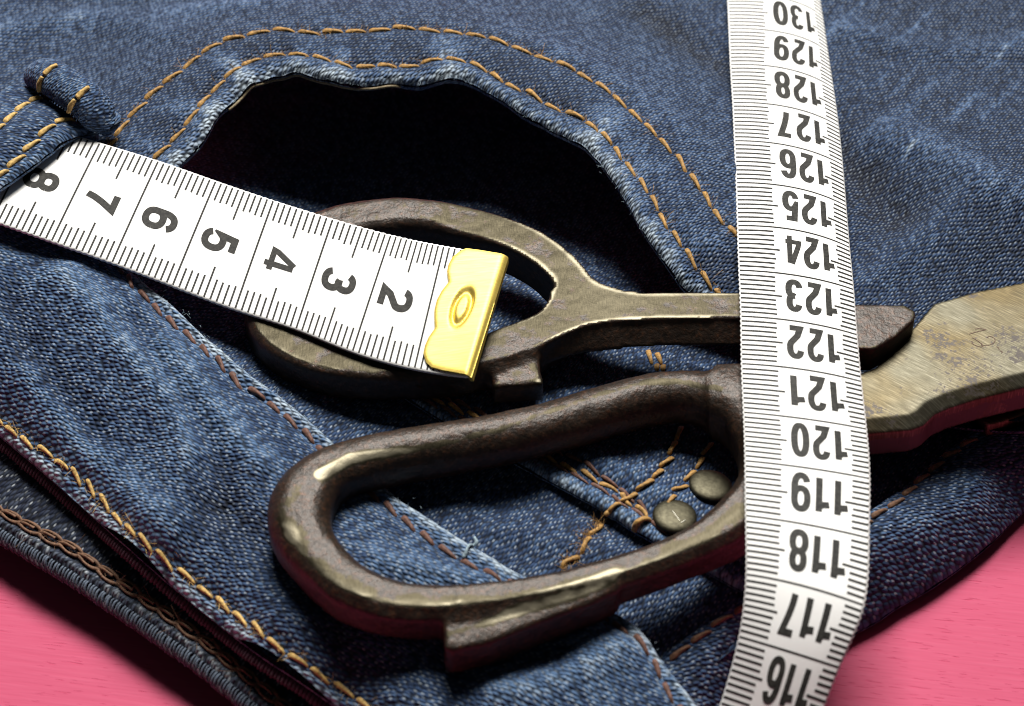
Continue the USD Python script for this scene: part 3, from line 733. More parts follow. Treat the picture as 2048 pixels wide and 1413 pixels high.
# right hand side panel, down to the table
SEAM = [(1300, 1345), (1342, 1292), (1390, 1256), (1428, 1232), (1475, 1201), (1600, 1110), (1742, 1014), (1800, 975), (1860, 922), (2048, 800), (2150, 740)]
SIDE = [(1420, 1500), (1480, 1450), (1560, 1380), (1640, 1312), (1715, 1258), (1760, 1233), (1800, 1206), (1850, 1178), (1900, 1145), (1945, 1112), (1990, 1075), (2020, 1045), (2048, 1018), (2150, 915)]
side = Panel([(1300, 1345, 1.1), (1342, 1292, 1.2), (1428, 1232, 1.3), (1475, 1201, 1.35), (1600, 1110, 1.35), (1742, 1014, 1.2), (1860, 922, 0.98), (2048, 800, 0.85), (2150, 740, 0.8),
              (1420, 1500, 0.35), (1480, 1450, 0.3), (1560, 1380, 0.28), (1640, 1312, 0.26), (1715, 1258, 0.26), (1800, 1206, 0.28), (1900, 1145, 0.28), (1990, 1075, 0.28), (2048, 1018, 0.28), (2150, 915, 0.28),
              (1850, 1060, 0.85), (1950, 985, 0.8), (1760, 1150, 0.72), (1600, 1250, 0.68), (1450, 1350, 0.85), (1380, 1400, 0.9), (2080, 900, 0.75), (1350, 1450, 0.85)],
             SEAM + SIDE[::-1] + [(1330, 1560), (1280, 1420)], hems=[SEAM, SIDE], weave=28, seed=71, radius=0.10, rough=0.025, wrinkles=[([(1750, 1090), (1850, 1060), (1960, 985)], 0.08, 0.25), ([(1400, 1330), (1450, 1290), (1500, 1240)], 0.05, 0.2)])
BROWN_S = [(1340, 1318), (1362, 1299), (1397, 1274), (1435, 1246), (1479, 1220), (1600, 1135), (1742, 1040), (1764, 1020), (1795, 997), (1815, 977), (1849, 950), (1880, 925), (1960, 868)]
side.stitches = [(side.px(spline(BROWN_S, step=8)), 0.06, 0.085)]
p_side = side.build('side_panel', 'denim', jeans, edge_fade(0.12, 0.12, -0.06), under=0.1)
stitch_row(side, BROWN_S, 0.33, 0.034, 'brown_chain_thread', p_side, seed=14)

# waistband corner with its belt loop, far left; the tape runs under it
WB_EDGE = [(196, 256), (168, 262), (136, 272), (104, 294), (76, 316), (26, 350), (-34, 392), (-110, 444)]
WB_TOP = [(-110, 205), (0, 178), (27, 164), (51, 166), (80, 184), (120, 210), (160, 236), (196, 262)]
band = Panel([(-80, 205, 2.75), (0, 178, 2.8), (27, 164, 2.8), (80, 184, 2.85), (120, 210, 2.85), (196, 262, 2.72), (150, 284, 2.74), (105, 330, 2.77), (61, 361, 2.78), (0, 404, 2.78), (-80, 455, 2.78), (60, 270, 3.0), (0, 300, 3.02), (-80, 330, 3.02), (110, 260, 2.97)],
             WB_TOP + WB_EDGE[1:], hems=[WB_EDGE, WB_TOP], weave=18, seed=81, radius=0.10, rough=0.03)
WB_R1 = [(-20, 268), (0, 251), (17, 234), (51, 204), (84, 190)]
WB_R2 = [(-20, 358), (7, 336), (26, 318), (48, 299), (75, 272), (102, 248), (129, 234), (150, 233)]
band.stitches = [(band.px(spline(x, step=8)), 0.07, 0.10) for x in (WB_R1, WB_R2)]
p_band = band.build('waistband', 'denim', jeans, edge_fade(0.22, 0.10, 0.02), under=0.05)
stitch_row(band, WB_R1, 0.36, 0.038, 'yellow_thread', p_band, seed=15)
stitch_row(band, WB_R2, 0.36, 0.038, 'yellow_thread', p_band, seed=16)
# bar tack: a row of close brown zigzag stitches along the loop's foot
bt = band.px(spline([(60, 172), (100, 196), (140, 222), (183, 252)], step=4))
bt = spline(bt, step=0.028)
P = band.on(bt)
P[:, 2] += 0.05
P[:, 1] += np.where(np.arange(len(P)) % 2, 0.045, -0.045)
obj('bar_tack', sweep(P, 0.024, 6), 'brown_thread', p_band)

# the belt loop: a strip folded over itself
lp = spline([at(82, 152, 2.85), at(92, 150, 2.98), at(115, 162, 3.06), at(150, 186, 3.06), at(180, 210, 2.98), at(196, 230, 2.85), at(200, 250, 2.62)], n=60)
ax = np.gradient(lp, axis=0)
ax /= np.linalg.norm(ax, axis=1, keepdims=True)
sd = np.cross(ax, [0, 0, 1.0])
sd /= np.linalg.norm(sd, axis=1, keepdims=True)
up2 = np.cross(sd, ax)
prof = []
for k in range(41):                          # open roll: outer skin, round fold at the far side, inner skin
    a = math.radians(-100 + 295 * k / 40)
    prof.append((0.30 * math.cos(a), 0.23 * math.sin(a)))
prof = np.array(prof + [(-0.20, -0.16), (-0.18, 0.02)])
tap = np.clip(np.minimum(np.arange(60), 59 - np.arange(60)) / 5 + 0.55, 0, 1) ** 0.5
V = lp[:, None] + (prof[None, :, 0] * tap[:, None])[..., None] * sd[:, None] + (prof[None, :, 1] * tap[:, None])[..., None] * up2[:, None]
V[..., 2] += 0.02 * (fbm2(V[..., 0], V[..., 1], 3.0, 8))
nn, mm = V.shape[:2]
i, j = np.meshgrid(np.arange(nn - 1), np.arange(mm - 1), indexing='ij')
a = i * mm + j
F = np.vstack([np.stack([a, a + 1, a + mm + 1], -1).reshape(-1, 3), np.stack([a, a + mm + 1, a + mm], -1).reshape(-1, 3)])
al, ac = np.meshgrid(np.linspace(0, 1.7, nn), np.linspace(0, 1.3, mm), indexing='ij')
uvl = 1.45 * np.column_stack([(al * 0.35 + ac * 0.94).ravel(), (al * 0.94 - ac * 0.35).ravel()])
k0 = np.clip(np.abs(np.arange(nn) / (nn - 1) - 0.5) * 2, 0, 1)
p_loop = obj('belt_loop', (V.reshape(-1, 3), F), 'denim', jeans, True, uvl, fade=np.repeat(0.10 + 0.3 * k0 ** 6, mm))
for k in (19, 40):                           # two seams round the roll
    for lo, hi in ((13, 20), (21, 27)):
        q = V[k, lo:hi + 1] + (V[k, lo:hi + 1] - lp[k]) * 0.06
        q = spline(q, n=13)
        thread_run(q, 0.036, 'yellow_thread', p_loop, 'stitch', 9.0)

def fuzz(panel, pts, count, mat_name, parent, spread=0.05, length=(0.05, 0.16), seed=0):
    """Loose fibres standing off the cloth along a line."""
    r = np.random.default_rng(300 + seed)
    l = spline(panel.px(spline(pts, step=10)), step=0.02)
    P, cnt = [], []
    base = panel.on(l[r.integers(0, len(l), count)] + r.normal(0, spread, (count, 2)), 0.01)
    for b in base:
        d = r.normal(0, 1, 3)
        d[2] = abs(d[2]) * 0.7 + 0.2
        d /= np.linalg.norm(d)
        k = r.normal(0, 1, 3) * 0.7
        ln = r.uniform(*length)
        for u in np.linspace(0, 1, 5):
            P.append(b + ln * u * (d + k * u))
        cnt.append(5)
    c = UsdGeom.BasisCurves.Define(stage, path_of('lint_fibres', parent))
    c.CreateTypeAttr('linear')
    c.CreatePointsAttr(Vt.Vec3fArray.FromNumpy((np.array(P) * CM).astype(np.float32)))
    c.CreateCurveVertexCountsAttr(Vt.IntArray(cnt))
    c.CreateWidthsAttr(Vt.FloatArray([0.0045 * CM]))
    c.SetWidthsInterpolation('constant')
    UsdShade.MaterialBindingAPI.Apply(c.GetPrim()).Bind(L[mat_name])
    tag(c.GetPrim(), kind='stuff')


fuzz(hip, OUTER, 420, 'gold_thread', p_hip, 0.03, (0.04, 0.11), 1)
fuzz(hip, INNER, 300, 'gold_thread', p_hip, 0.03, (0.04, 0.10), 2)
fuzz(hip, LIP[:-4], 150, 'blue_thread', p_hip, 0.05, (0.02, 0.055), 3)
fuzz(bag, ROW_A2, 160, 'gold_thread', p_bag, 0.03, (0.05, 0.13), 4)
fuzz(front, YELLOW, 300, 'yellow_thread', p_front, 0.03, (0.04, 0.10), 5)
fuzz(front, RIDGE, 220, 'blue_thread', p_front, 0.04, (0.02, 0.05), 6)
fuzz(under, CHAIN, 160, 'brown_chain_thread', p_under, 0.05, (0.05, 0.14), 7)

# ------------------------------------------------------------------ the scissors
scissors = thing('scissors', 'old rusty forged steel tailor scissors lying half in the jeans pocket', 'scissors')


def sd_sweep(path, closed=False):
    """Rows: px, py, z, half width, half height, corner radius, chamfer -> a distance field round the smooth path."""
    P = np.array(path, float)
    W = np.column_stack([at(P[:, 0], P[:, 1], P[:, 2]), P[:, 3:]])
    if closed:
        W = np.vstack([W, W[:1]])
        t = np.concatenate([[0], np.cumsum(np.linalg.norm(np.diff(W[:, :3], axis=0), axis=1))])
        Q = CubicSpline(t, W, bc_type='periodic')(np.linspace(0, t[-1], 900))
    else:
        Q = spline(W, n=700)
    T = np.gradient(Q[:, :3], axis=0)
    T /= np.linalg.norm(T, axis=1, keepdims=True)
    N = np.cross(T, [0, 0, 1.0])
    N /= np.linalg.norm(N, axis=1, keepdims=True)
    U = np.cross(N, T)
    tree = cKDTree(Q[:, :3])

    def f(p):
        out = np.full(len(p), 9.0)
        d, i = tree.query(p, distance_upper_bound=1.3)
        ok = np.isfinite(d)
        i = i[ok]
        v = p[ok] - Q[i, :3]
        a, b, c = (v * N[i]).sum(1), (v * U[i]).sum(1), (v * T[i]).sum(1)
        ha, hb, r, ch = Q[i, 3], Q[i, 4], Q[i, 5], Q[i, 6]
        qa, qb = np.abs(a) - ha + r, np.abs(b) - hb + r
        s = np.hypot(np.maximum(qa, 0), np.maximum(qb, 0)) + np.minimum(np.maximum(qa, qb), 0) - r
        s = np.maximum(s, (np.abs(a) + np.abs(b) - (ha + hb) + ch) * 0.7071)
        endcap = np.where((i == 0) | (i == len(Q) - 1), np.abs(c) - 0.02, -9)
        out[ok] = np.maximum(s, endcap) if not closed else s
        return out
    return f


def smin(a, b, k):
    h = np.clip(0.5 + 0.5 * (b - a) / k, 0, 1)
    return b + (a - b) * h - k * h * (1 - h)


def sd_prism(pts, z0, z1, r=0.05):
    """Rounded prism over the plan outline of the pixels pts at height z1."""
    o = at(np.array(pts, float)[:, 0], np.array(pts, float)[:, 1], z1)[:, :2]
    poly = sg.Polygon(o).buffer(-r)

    def f(p):
        out = np.full(len(p), 9.0)
        x0, y0, x1, y1 = poly.bounds
        ok = (p[:, 0] > x0 - 1) & (p[:, 0] < x1 + 1) & (p[:, 1] > y0 - 1) & (p[:, 1] < y1 + 1)
        q = p[ok]
        ps = shapely.points(q[:, :2])
        d = shapely.distance(poly.exterior, ps)
        d = np.where(shapely.contains_xy(poly, q[:, 0], q[:, 1]), -d, d)
        e = np.maximum(z0 + r - q[:, 2], q[:, 2] - z1 + r)
        out[ok] = np.hypot(np.maximum(d, 0), np.maximum(e, 0)) + np.minimum(np.maximum(d, e), 0) - r
        return out
    return f


def forged(name, f, lo, hi, h, wearfn, material='old_steel', rough=0.012):
    def g(p):
        d = f(p)
        m = np.abs(d) < 0.12
        q = p[m]
        d[m] += rough * 2 * (meshkit.fbm(q * 3.2, 3, 5) - 0.5) + rough * 0.9 * (meshkit.noise(q * 11.0, 6) - 0.5)
        return d
    m = surface_nets(g, lo, hi, h)
    trimesh.smoothing.filter_taubin(m, 0.5, 0.53, 4)
    n = m.vertex_normals
    # edges: how much the normal turns round each vertex
    e = m.edges_unique
    dv = m.vertices[e[:, 1]] - m.vertices[e[:, 0]]
    cv = ((n[e[:, 1]] - n[e[:, 0]]) * dv).sum(1) / (dv ** 2).sum(1)
    c = np.zeros(len(n))
    k = np.zeros(len(n))
    for a in (0, 1):
        np.add.at(c, e[:, a], cv)
        np.add.at(k, e[:, a], 1)
    c /= k
    for _ in range(3):
        s = c.copy()
        for a, b in ((0, 1), (1, 0)):
            np.add.at(s, e[:, a], c[e[:, b]])
        c = s / (1 + k)
    w = wearfn(m.vertices, n, c)
    return obj(name, m, material, scissors, True, wear=w)


# thumb half: small loop, stop nub, shank running under the tape to its shoulder
RING = [  # px, py, z, half width, half height, corner, chamfer
    (1150, 615, 2.02, 0.26, 0.315, 0.06, 0.03), (1118, 556, 2.02, 0.26, 0.315, 0.06, 0.03), (1045, 505, 2.02, 0.28, 0.315, 0.10, 0.06), (930, 467, 2.02, 0.30, 0.32, 0.16, 0.1), (830, 449, 2.02, 0.31, 0.32, 0.18, 0.1), (740, 454, 2.02, 0.33, 0.32, 0.18, 0.1),
    (650, 479, 2.0, 0.36, 0.32, 0.18, 0.1), (580, 529, 1.98, 0.38, 0.31, 0.18, 0.1), (545, 599, 1.96, 0.38, 0.30, 0.16, 0.1), (555, 669, 1.95, 0.38, 0.28, 0.14, 0.08), (620, 719, 1.95, 0.36, 0.27, 0.12, 0.06), (720, 744, 1.97, 0.32, 0.27, 0.12, 0.06), (830, 747, 2.0, 0.30, 0.28, 0.14, 0.08),
    (930, 737, 2.02, 0.30, 0.29, 0.16, 0.1), (1010, 709, 2.03, 0.30, 0.29, 0.16, 0.1), (1105, 672, 2.03, 0.27, 0.305, 0.06, 0.03)]
SHANK = [(1110, 632, 2.165, 0.30, 0.145, 0.05, 0.02), (1165, 630, 2.165, 0.30, 0.145, 0.05, 0.02), (1230, 624, 2.165, 0.26, 0.145, 0.05, 0.02), (1320, 622, 2.165, 0.225, 0.145, 0.05, 0.02), (1450, 620, 2.165, 0.215, 0.145, 0.05, 0.02), (1560, 624, 2.165, 0.25, 0.145, 0.05, 0.02)]
ring, shank = sd_sweep(RING, True), sd_sweep(SHANK)
pad = sd_prism([(1500, 588), (1600, 595), (1720, 606), (1812, 608), (1832, 620), (1830, 636), (1795, 668), (1748, 696), (1720, 694), (1600, 680), (1500, 650)], 1.84, 2.33, 0.05)
nub = sd_sweep([(1022, 715, 2.0, 0.40, 0.26, 0.10, 0.05), (1030, 745, 1.97, 0.33, 0.22, 0.08, 0.05), (1035, 772, 1.95, 0.33, 0.21, 0.06, 0.04), (1037, 786, 1.94, 0.34, 0.20, 0.04, 0.04)])
web = sd_prism([(962, 690), (975, 712), (1020, 704), (1064, 681), (1088, 666), (1115, 655), (1155, 645), (1223, 639), (1291, 636), (1360, 633), (1500, 632), (1500, 588), (1360, 587), (1290, 585), (1245, 577), (1205, 564), (1165, 545), (1135, 530), (1118, 590), (1105, 615), (1064, 643), (1020, 668)], 1.98, 2.335, 0.03)


JX = at(900, 600, 2.3)[0]


def thumb(p):
    q = p.copy()
    q[:, 1] += 0.95 * np.clip(2.25 - p[:, 2], 0, 0.42)
    d = smin(ring(p), shank(q), 0.30)
    d = smin(d, nub(p), 0.20)
    d = smin(d, web(q), 0.10)
    d = smin(d, pad(p), 0.10)
    # the face of the shank and its root was ground flat
    return np.maximum(d, p[:, 2] - 2.300 - np.clip((JX - p[:, 0]) * 0.12, 0, 0.2))


def thumb_wear(v, n, c):
    w = np.clip((n[:, 2] - 0.86) / 0.10, 0, 1) * 0.42 - 0.05
    P0 = at(1230, 620, 2.3)
    w += 0.30 * np.exp(-((v[:, 0] - P0[0]) / 2.2) ** 2) * np.clip((n[:, 2] - 0.85) / 0.1, 0, 1) * np.clip((v[:, 1] - at(1000, 740, 2.2)[1]) / 0.6, 0, 1)
    d5, _ = dist_to(v[:, :2], np.array([at(x, y, 2.25)[:2] for x, y in [(520, 660), (580, 702), (680, 724), (800, 728)]]))
    w += 0.28 * np.exp(-(d5 / 0.25) ** 2) * np.clip((n[:, 2] - 0.85) / 0.1, 0, 1)
    w -= 0.25 * np.clip((v[:, 0] - at(1660, 640, 2.2)[0]) / 0.5, 0, 1) * np.clip(n[:, 2], 0, 1)
    return w + np.clip(c * 0.09 - 0.16, 0, 0.65)


lo = at(470, 620, 2.0)[0] - 0.2, at(1030, 810, 1.9)[1] - 0.3, 1.45
hi = at(1860, 620, 2.0)[0] + 0.2, at(850, 390, 2.0)[1] + 0.4, 2.55
p_thumb = forged('thumb_handle', thumb, lo, hi, 0.035, thumb_wear)

# finger half: the long bow with its finger rest, the neck and the blade
BOW = [
    (600, 1055, 2.06, 0.40, 0.38, 0.30, 0.12), (612, 1000, 2.08, 0.40, 0.38, 0.30, 0.14), (655, 957, 2.09, 0.365, 0.360, 0.32, 0.15), (740, 927, 2.09, 0.345, 0.370, 0.34, 0.15), (850, 906, 2.06, 0.335, 0.370, 0.34, 0.14), (1000, 880, 2.02, 0.335, 0.360, 0.34, 0.14), (1150, 843, 1.98, 0.335, 0.360, 0.34, 0.14),
    (1270, 808, 1.96, 0.335, 0.370, 0.34, 0.14), (1380, 795, 1.96, 0.335, 0.370, 0.33, 0.14), (1470, 825, 1.97, 0.38, 0.40, 0.30, 0.14), (1528, 890, 1.97, 0.40, 0.38, 0.28, 0.12), (1532, 970, 1.99, 0.36, 0.36, 0.22, 0.12), (1480, 1046, 1.99, 0.32, 0.34, 0.16, 0.12), (1380, 1107, 1.98, 0.245, 0.300, 0.12, 0.12),
    (1250, 1156, 1.96, 0.235, 0.300, 0.12, 0.12), (1100, 1195, 1.96, 0.235, 0.300, 0.12, 0.12), (950, 1219, 1.97, 0.255, 0.310, 0.12, 0.12), (820, 1223, 1.99, 0.285, 0.320, 0.14, 0.13), (710, 1191, 2.01, 0.315, 0.330, 0.2, 0.14), (635, 1125, 2.04, 0.345, 0.350, 0.26, 0.14)]
bow = sd_sweep(BOW, True)
rest = sd_prism([(884, 1195), (1000, 1196), (1130, 1172), (1232, 1142), (1240, 1160), (1238, 1172), (1190, 1194), (1080, 1232), (985, 1268), (905, 1286), (888, 1280)], 1.72, 2.235, 0.05)
neck = sd_sweep([(1440, 800, 1.95, 0.40, 0.36, 0.2, 0.12), (1540, 800, 1.94, 0.44, 0.34, 0.14, 0.1), (1640, 800, 1.80, 0.44, 0.24, 0.10, 0.06), (1700, 800, 1.72, 0.44, 0.22, 0.06, 0.04)])


RP = at(1050, 1165, 2.2)


def finger(p):
    d = smin(bow(p), neck(p), 0.25)
    q = p.copy()
    out = np.maximum(0, (p[:, 0] - RP[0]) * 0.22 - (p[:, 1] - RP[1]) * 0.975)
    q[:, 2] += 0.22 * out
    return smin(d, rest(q), 0.07)


FIL = np.array([at(x, y, 2.4)[:2] for x, y in [(560, 1060), (585, 1000), (640, 960), (700, 935), (790, 925)]])
FIL4 = np.array([at(x, y, 2.08)[:2] for x, y in [(902, 1272), (985, 1250), (1080, 1216), (1190, 1180), (1228, 1166)]])
FIL3 = np.array([at(x, y, 2.45)[:2] for x, y in [(640, 948), (700, 913), (850, 890), (1000, 850), (1100, 812), (1200, 776), (1290, 752), (1360, 748), (1440, 772)]])
FIL2 = np.array([at(x, y, 2.35)[:2] for x, y in [(585, 1080), (610, 1120), (680, 1165), (760, 1195), (870, 1200), (1000, 1195), (1150, 1165), (1300, 1115), (1420, 1062), (1480, 1020)]])


def finger_wear(v, n, c):
    up = np.clip((n[:, 2] - 0.55) / 0.3, 0, 1)
    d1, _ = dist_to(v[:, :2], FIL)
    d2, _ = dist_to(v[:, :2], FIL2)
    w = -0.12 + 0.64 * np.exp(-(d1 / 0.24) ** 2) * up + 0.80 * np.exp(-(d2 / 0.22) ** 2) * np.clip((n[:, 2] - 0.7) / 0.2, 0, 1)
    # rubbed line along the crest of the upper arm
    d3, _ = dist_to(v[:, :2], FIL3)
    w += 0.78 * np.exp(-(d3 / 0.085) ** 2) * up
    d4, _ = dist_to(v[:, :2], FIL4)
    w += 0.60 * np.exp(-(d4 / 0.075) ** 2) * up
    return w + np.clip(c * 0.10 - 0.20, 0, 0.6)


lo = at(520, 1060, 2.0)[0] - 0.2, at(890, 1330, 1.9)[1] - 0.3, 1.45
hi = at(1790, 800, 2.0)[0] + 0.1, at(1480, 700, 2.0)[1] + 0.5, 2.85
p_finger = forged('finger_handle', finger, lo, hi, 0.035, finger_wear)

# the blades: flat ground plates
B1 = [(1690, 752), (1722, 746), (1750, 735), (1775, 712), (1840, 640), (1868, 607), (1955, 582), (2048, 564), (2200, 534), (2200, 726), (2048, 757), (1962, 778), (1905, 795), (1872, 810), (1852, 830), (1828, 840), (1740, 848), (1690, 850)]
B1 = B1[:9] + [(x, y + 9) for x, y in B1[9:]]
b1 = sd_prism(B1, 1.24, 2.0, 0.02)
under_cut = at(1850, 900, 1.42)


def blade1(p):
    d = b1(p)
    # ground underside: the near edge is chamfered away below
    o = at(np.array(B1)[9:, 0], np.array(B1)[9:, 1], 2.0)
    dd, _ = dist_to(p[:, :2], o[:, :2])
    d = np.maximum(d, (p[:, 2] - 1.885 - dd * 0.62) * 0.85)
    return np.maximum(d, ((1.46 - p[:, 2]) - dd * 1.0) * 0.7)


def blade_wear(v, n, c):
    w = np.zeros(len(v))
    w += 0.10 * np.clip(c * 0.1, 0, 1)
    w -= np.where((n[:, 2] < 0.5) & (v[:, 2] < 1.76) & (v[:, 2] > 1.48), 0.30, 0.0)
    P = at(1740, 830, 2.0)
    w -= 0.14 * np.exp(-((v[:, 0] - P[0]) / 0.8) ** 2 - ((v[:, 1] - P[1]) / 0.28) ** 2)
    return w


lo = at(1690, 800, 2.0)[0], at(1850, 920, 1.4)[1] - 0.5, 1.15
hi = at(2150, 700, 2.0)[0], at(2048, 540, 2.0)[1] + 0.3, 2.12
p_blade = forged('blade', blade1, lo, hi, 0.035, blade_wear, 'blade_steel', 0.004)
b2 = sd_prism([(1930, 790), (1950, 830), (1975, 850), (2010, 842), (2048, 828), (2200, 790), (2200, 640), (1940, 640)], 0.95, 1.22, 0.03)
lo = at(1900, 800, 1.3)[0], at(1900, 930, 1.2)[1] - 0.3, 0.85
hi = at(2150, 700, 1.4)[0], at(2048, 620, 1.4)[1] + 0.3, 1.35
forged('blade', b2, lo, hi, 0.04, lambda v, n, c: np.full(len(v), 0.05), 'blade_steel', 0.004)
# marks struck into the blade
for pts in ([(1938, 669), (1955, 664), (1973, 660)], [(1950, 659), (1962, 658), (1973, 661)], [(1944, 683), (1952, 692), (1966, 694), (1950, 679), (1944, 676)], [(1962, 690), (1985, 688), (1990, 680), (1984, 674), (1974, 676)], [(1993, 694), (1997, 697), (1998, 700)], [(1999, 702), (2004, 704), (2003, 707)]):
    q = spline([at(x, y, 2.0) for x, y in pts], n=14)
    q[:, 2] = 2.002
    obj('engraved_mark', sweep(q, 0.007, 6, flat=0.5), 'engraved_line', p_blade)

# ------------------------------------------------------------------ the tape measure (two visible runs)
VL = {132: (1447, -140, 1562, -134, 1627, -98), 131: (1451, -75, 1567, -68, 1636, -32), 130: (1454, -10, 1572, -1, 1647, 36), 129: (1457, 58, 1577, 68, 1657, 105), 128: (1460, 130, 1577, 139, 1667.5, 177), 127: (1464.6, 205.6, 1583, 216, 1678, 253), 126: (1468, 282, 1588, 294, 1686, 331), 125: (1471.5, 366, 1594, 377, 1693, 413),
      124: (1474, 452, 1598, 462, 1700, 496), 123: (1477, 541, 1602, 553, 1708, 580), 122: (1480.6, 633, 1605, 645, 1715, 670.5), 121: (1482, 728, 1609, 740, 1723.6, 764), 120: (1486, 825, 1615, 839, 1734, 859), 119: (1489, 922, 1618, 937, 1740.5, 958), 118: (1490, 1031.5, 1615, 1050, 1739, 1077),
      117: (1491, 1149, 1605, 1172, 1728.6, 1211.6), 116: (1477, 1273, 1577, 1303, 1680, 1336), 115: (1441, 1406, 1535, 1440, 1628, 1478), 114: (1395, 1530, 1485, 1570, 1575, 1610)}
VZ = {132: 1.9, 131: 1.92, 130: 1.94, 129: 1.97, 128: 2.0, 127: 2.03, 126: 2.07, 125: 2.12, 124: 2.22, 123: 2.40, 122: 2.54, 121: 2.60, 120: 2.62, 119: 2.62, 118: 2.58, 117: 2.42, 116: 2.05, 115: 1.5, 114: 0.95}
HL = {0: (1017, 514, 941, 753), 1: (888, 492, 829, 738), 2: (782, 470, 705, 704), 3: (666, 438, 592, 659), 4: (547, 401, 470, 619), 5: (432, 362, 345, 572), 6: (317, 322, 224, 526), 7: (200, 286, 103, 483), 8: (82, 250, -16, 441), 9: (-36, 215, -134, 400)}
HZ = {0: (2.72, 2.52), 1: (2.66, 2.40), 2: (2.62, 2.34), 3: (2.60, 2.31), 4: (2.58, 2.31), 5: (2.58, 2.35), 6: (2.60, 2.41), 7: (2.64, 2.48), 8: (2.66, 2.54), 9: (2.66, 2.58)}


class Tape:
    def __init__(self, s, rows):
        o = np.argsort(s)
        self.s = np.asarray(s, float)[o]
        self.cs = CubicSpline(self.s, np.asarray(rows, float)[o])      # n x 3 x 3: left, middle, right edge

    def p(self, s, w, lift=0.0):
        s, w = np.broadcast_arrays(np.asarray(s, float), np.asarray(w, float))
        def pos(s, w):
            A = self.cs(s)
            u = (w / 2)[..., None]
            return A[..., 0, :] * (1 - u) * (1 - 2 * u) + A[..., 1, :] * 4 * u * (1 - u) + A[..., 2, :] * u * (2 * u - 1)
        P = pos(s, w)
        a, b = pos(s + 0.01, w) - pos(s - 0.01, w), pos(s, w + 0.01) - pos(s, w - 0.01)
        n = np.cross(a, b)
        n /= np.linalg.norm(n, axis=-1, keepdims=True)
        n = np.where(n[..., 2:] < 0, -n, n)
        return P + n * np.asarray(lift)[..., None]


v_tape = Tape(list(VL), [[at(VL[k][0], VL[k][1], VZ[k] - 0.03), at(VL[k][2], VL[k][3], VZ[k] + 0.05), at(VL[k][4], VL[k][5], VZ[k] - 0.06)] for k in VL])
h_rows = []
for k in HL:
    a, b = at(HL[k][0], HL[k][1], HZ[k][0]), at(HL[k][2], HL[k][3], HZ[k][1])
    h_rows.append([a, (a + b) / 2 + [0, 0, 0.012], b])
h_tape = Tape(list(HL), h_rows)


def ribbon(tape, s0, s1, parent, thick=0.045):
    ss = np.arange(s0, s1 + 0.02, 0.05)
    ws = np.linspace(0, 2, 41)
    S, W = np.meshgrid(ss, ws, indexing='ij')
    # the selvedge is slightly ragged, as a woven tape is
    W2 = W + np.where(W < 0.01, -0.008 * np.sin(S * 63), 0) + np.where(W > 1.99, 0.008 * np.sin(S * 63 + 1), 0)
    top, bot = tape.p(S, W2, 0.0), tape.p(S, W2, -thick)
    n, m = S.shape
    V = np.vstack([top.reshape(-1, 3), bot.reshape(-1, 3)])
    i, j = np.meshgrid(np.arange(n - 1), np.arange(m - 1), indexing='ij')
    a = (i * m + j).ravel()
    q = np.stack([a, a + 1, a + m + 1, a + m], 1)
    N = n * m
    F = [q, q[:, ::-1] + N]
    k = np.arange(n - 1) * m
    F.append(np.stack([k, k + m, k + m + N, k + N], 1))
    k = k + m - 1
    F.append(np.stack([k, k + N, k + m + N, k + m], 1))
    j = np.arange(m - 1)
    F.append(np.stack([j, j + N, j + 1 + N, j + 1], 1))
    k = (n - 1) * m + j
    F.append(np.stack([k, k + 1, k + 1 + N, k + N], 1))
    F = np.vstack(F)
    T = np.vstack([F[:, [0, 1, 2]], F[:, [0, 2, 3]]])
    mesh = trimesh.Trimesh(V, T, process=False)
    if mesh.face_normals[:100, 2].mean() < 0:
        T = T[:, ::-1]
    uv = np.vstack([np.column_stack([S.ravel(), W.ravel()])] * 2)
    g = usdkit.mesh(stage, path_of('tape_strip', parent), (V * CM, T), L['tape_white'], True, uv)
    return g.GetPrim()


def flat_patch(tape, polys, lift, step=0.05):
    """Ink: plan polygons in tape coordinates (s, w) laid on the tape's curve."""
    Vs, Fs, n = [], [], 0
    for poly in polys:
        x0, y0, x1, y1 = poly.bounds
        parts = []
        for x in np.arange(x0, x1, step):
            for y in np.arange(y0, y1, 0.07):
                g = poly.intersection(sg.box(x, y, min(x + step, x1), min(y + 0.07, y1)))
                parts += [q for q in getattr(g, 'geoms', [g]) if q.geom_type == 'Polygon' and q.area > 1e-7]
        for g in parts:
            v, f = trimesh.creation.triangulate_polygon(g, engine='earcut')
            Vs.append(v)
            Fs.append(f + n)
            n += len(v)
    v, F = np.vstack(Vs), np.vstack(Fs)
    P = tape.p(v[:, 0], v[:, 1], np.full(len(v), lift))
    m = trimesh.Trimesh(P, F, process=False)
    flip = m.face_normals[:, 2] < 0
    F[flip] = F[flip][:, ::-1]
    return P, F


def _arc(cx, cy, rx, ry, a0, a1, n=22):
    a = np.radians(np.linspace(a0, a1, n))
    k = 0.86                                     # squarish bowls, as in a condensed grotesque
    c, q = np.cos(a), np.sin(a)
    return np.column_stack([cx + rx * np.sign(c) * np.abs(c) ** k, cy + ry * np.sign(q) * np.abs(q) ** k])


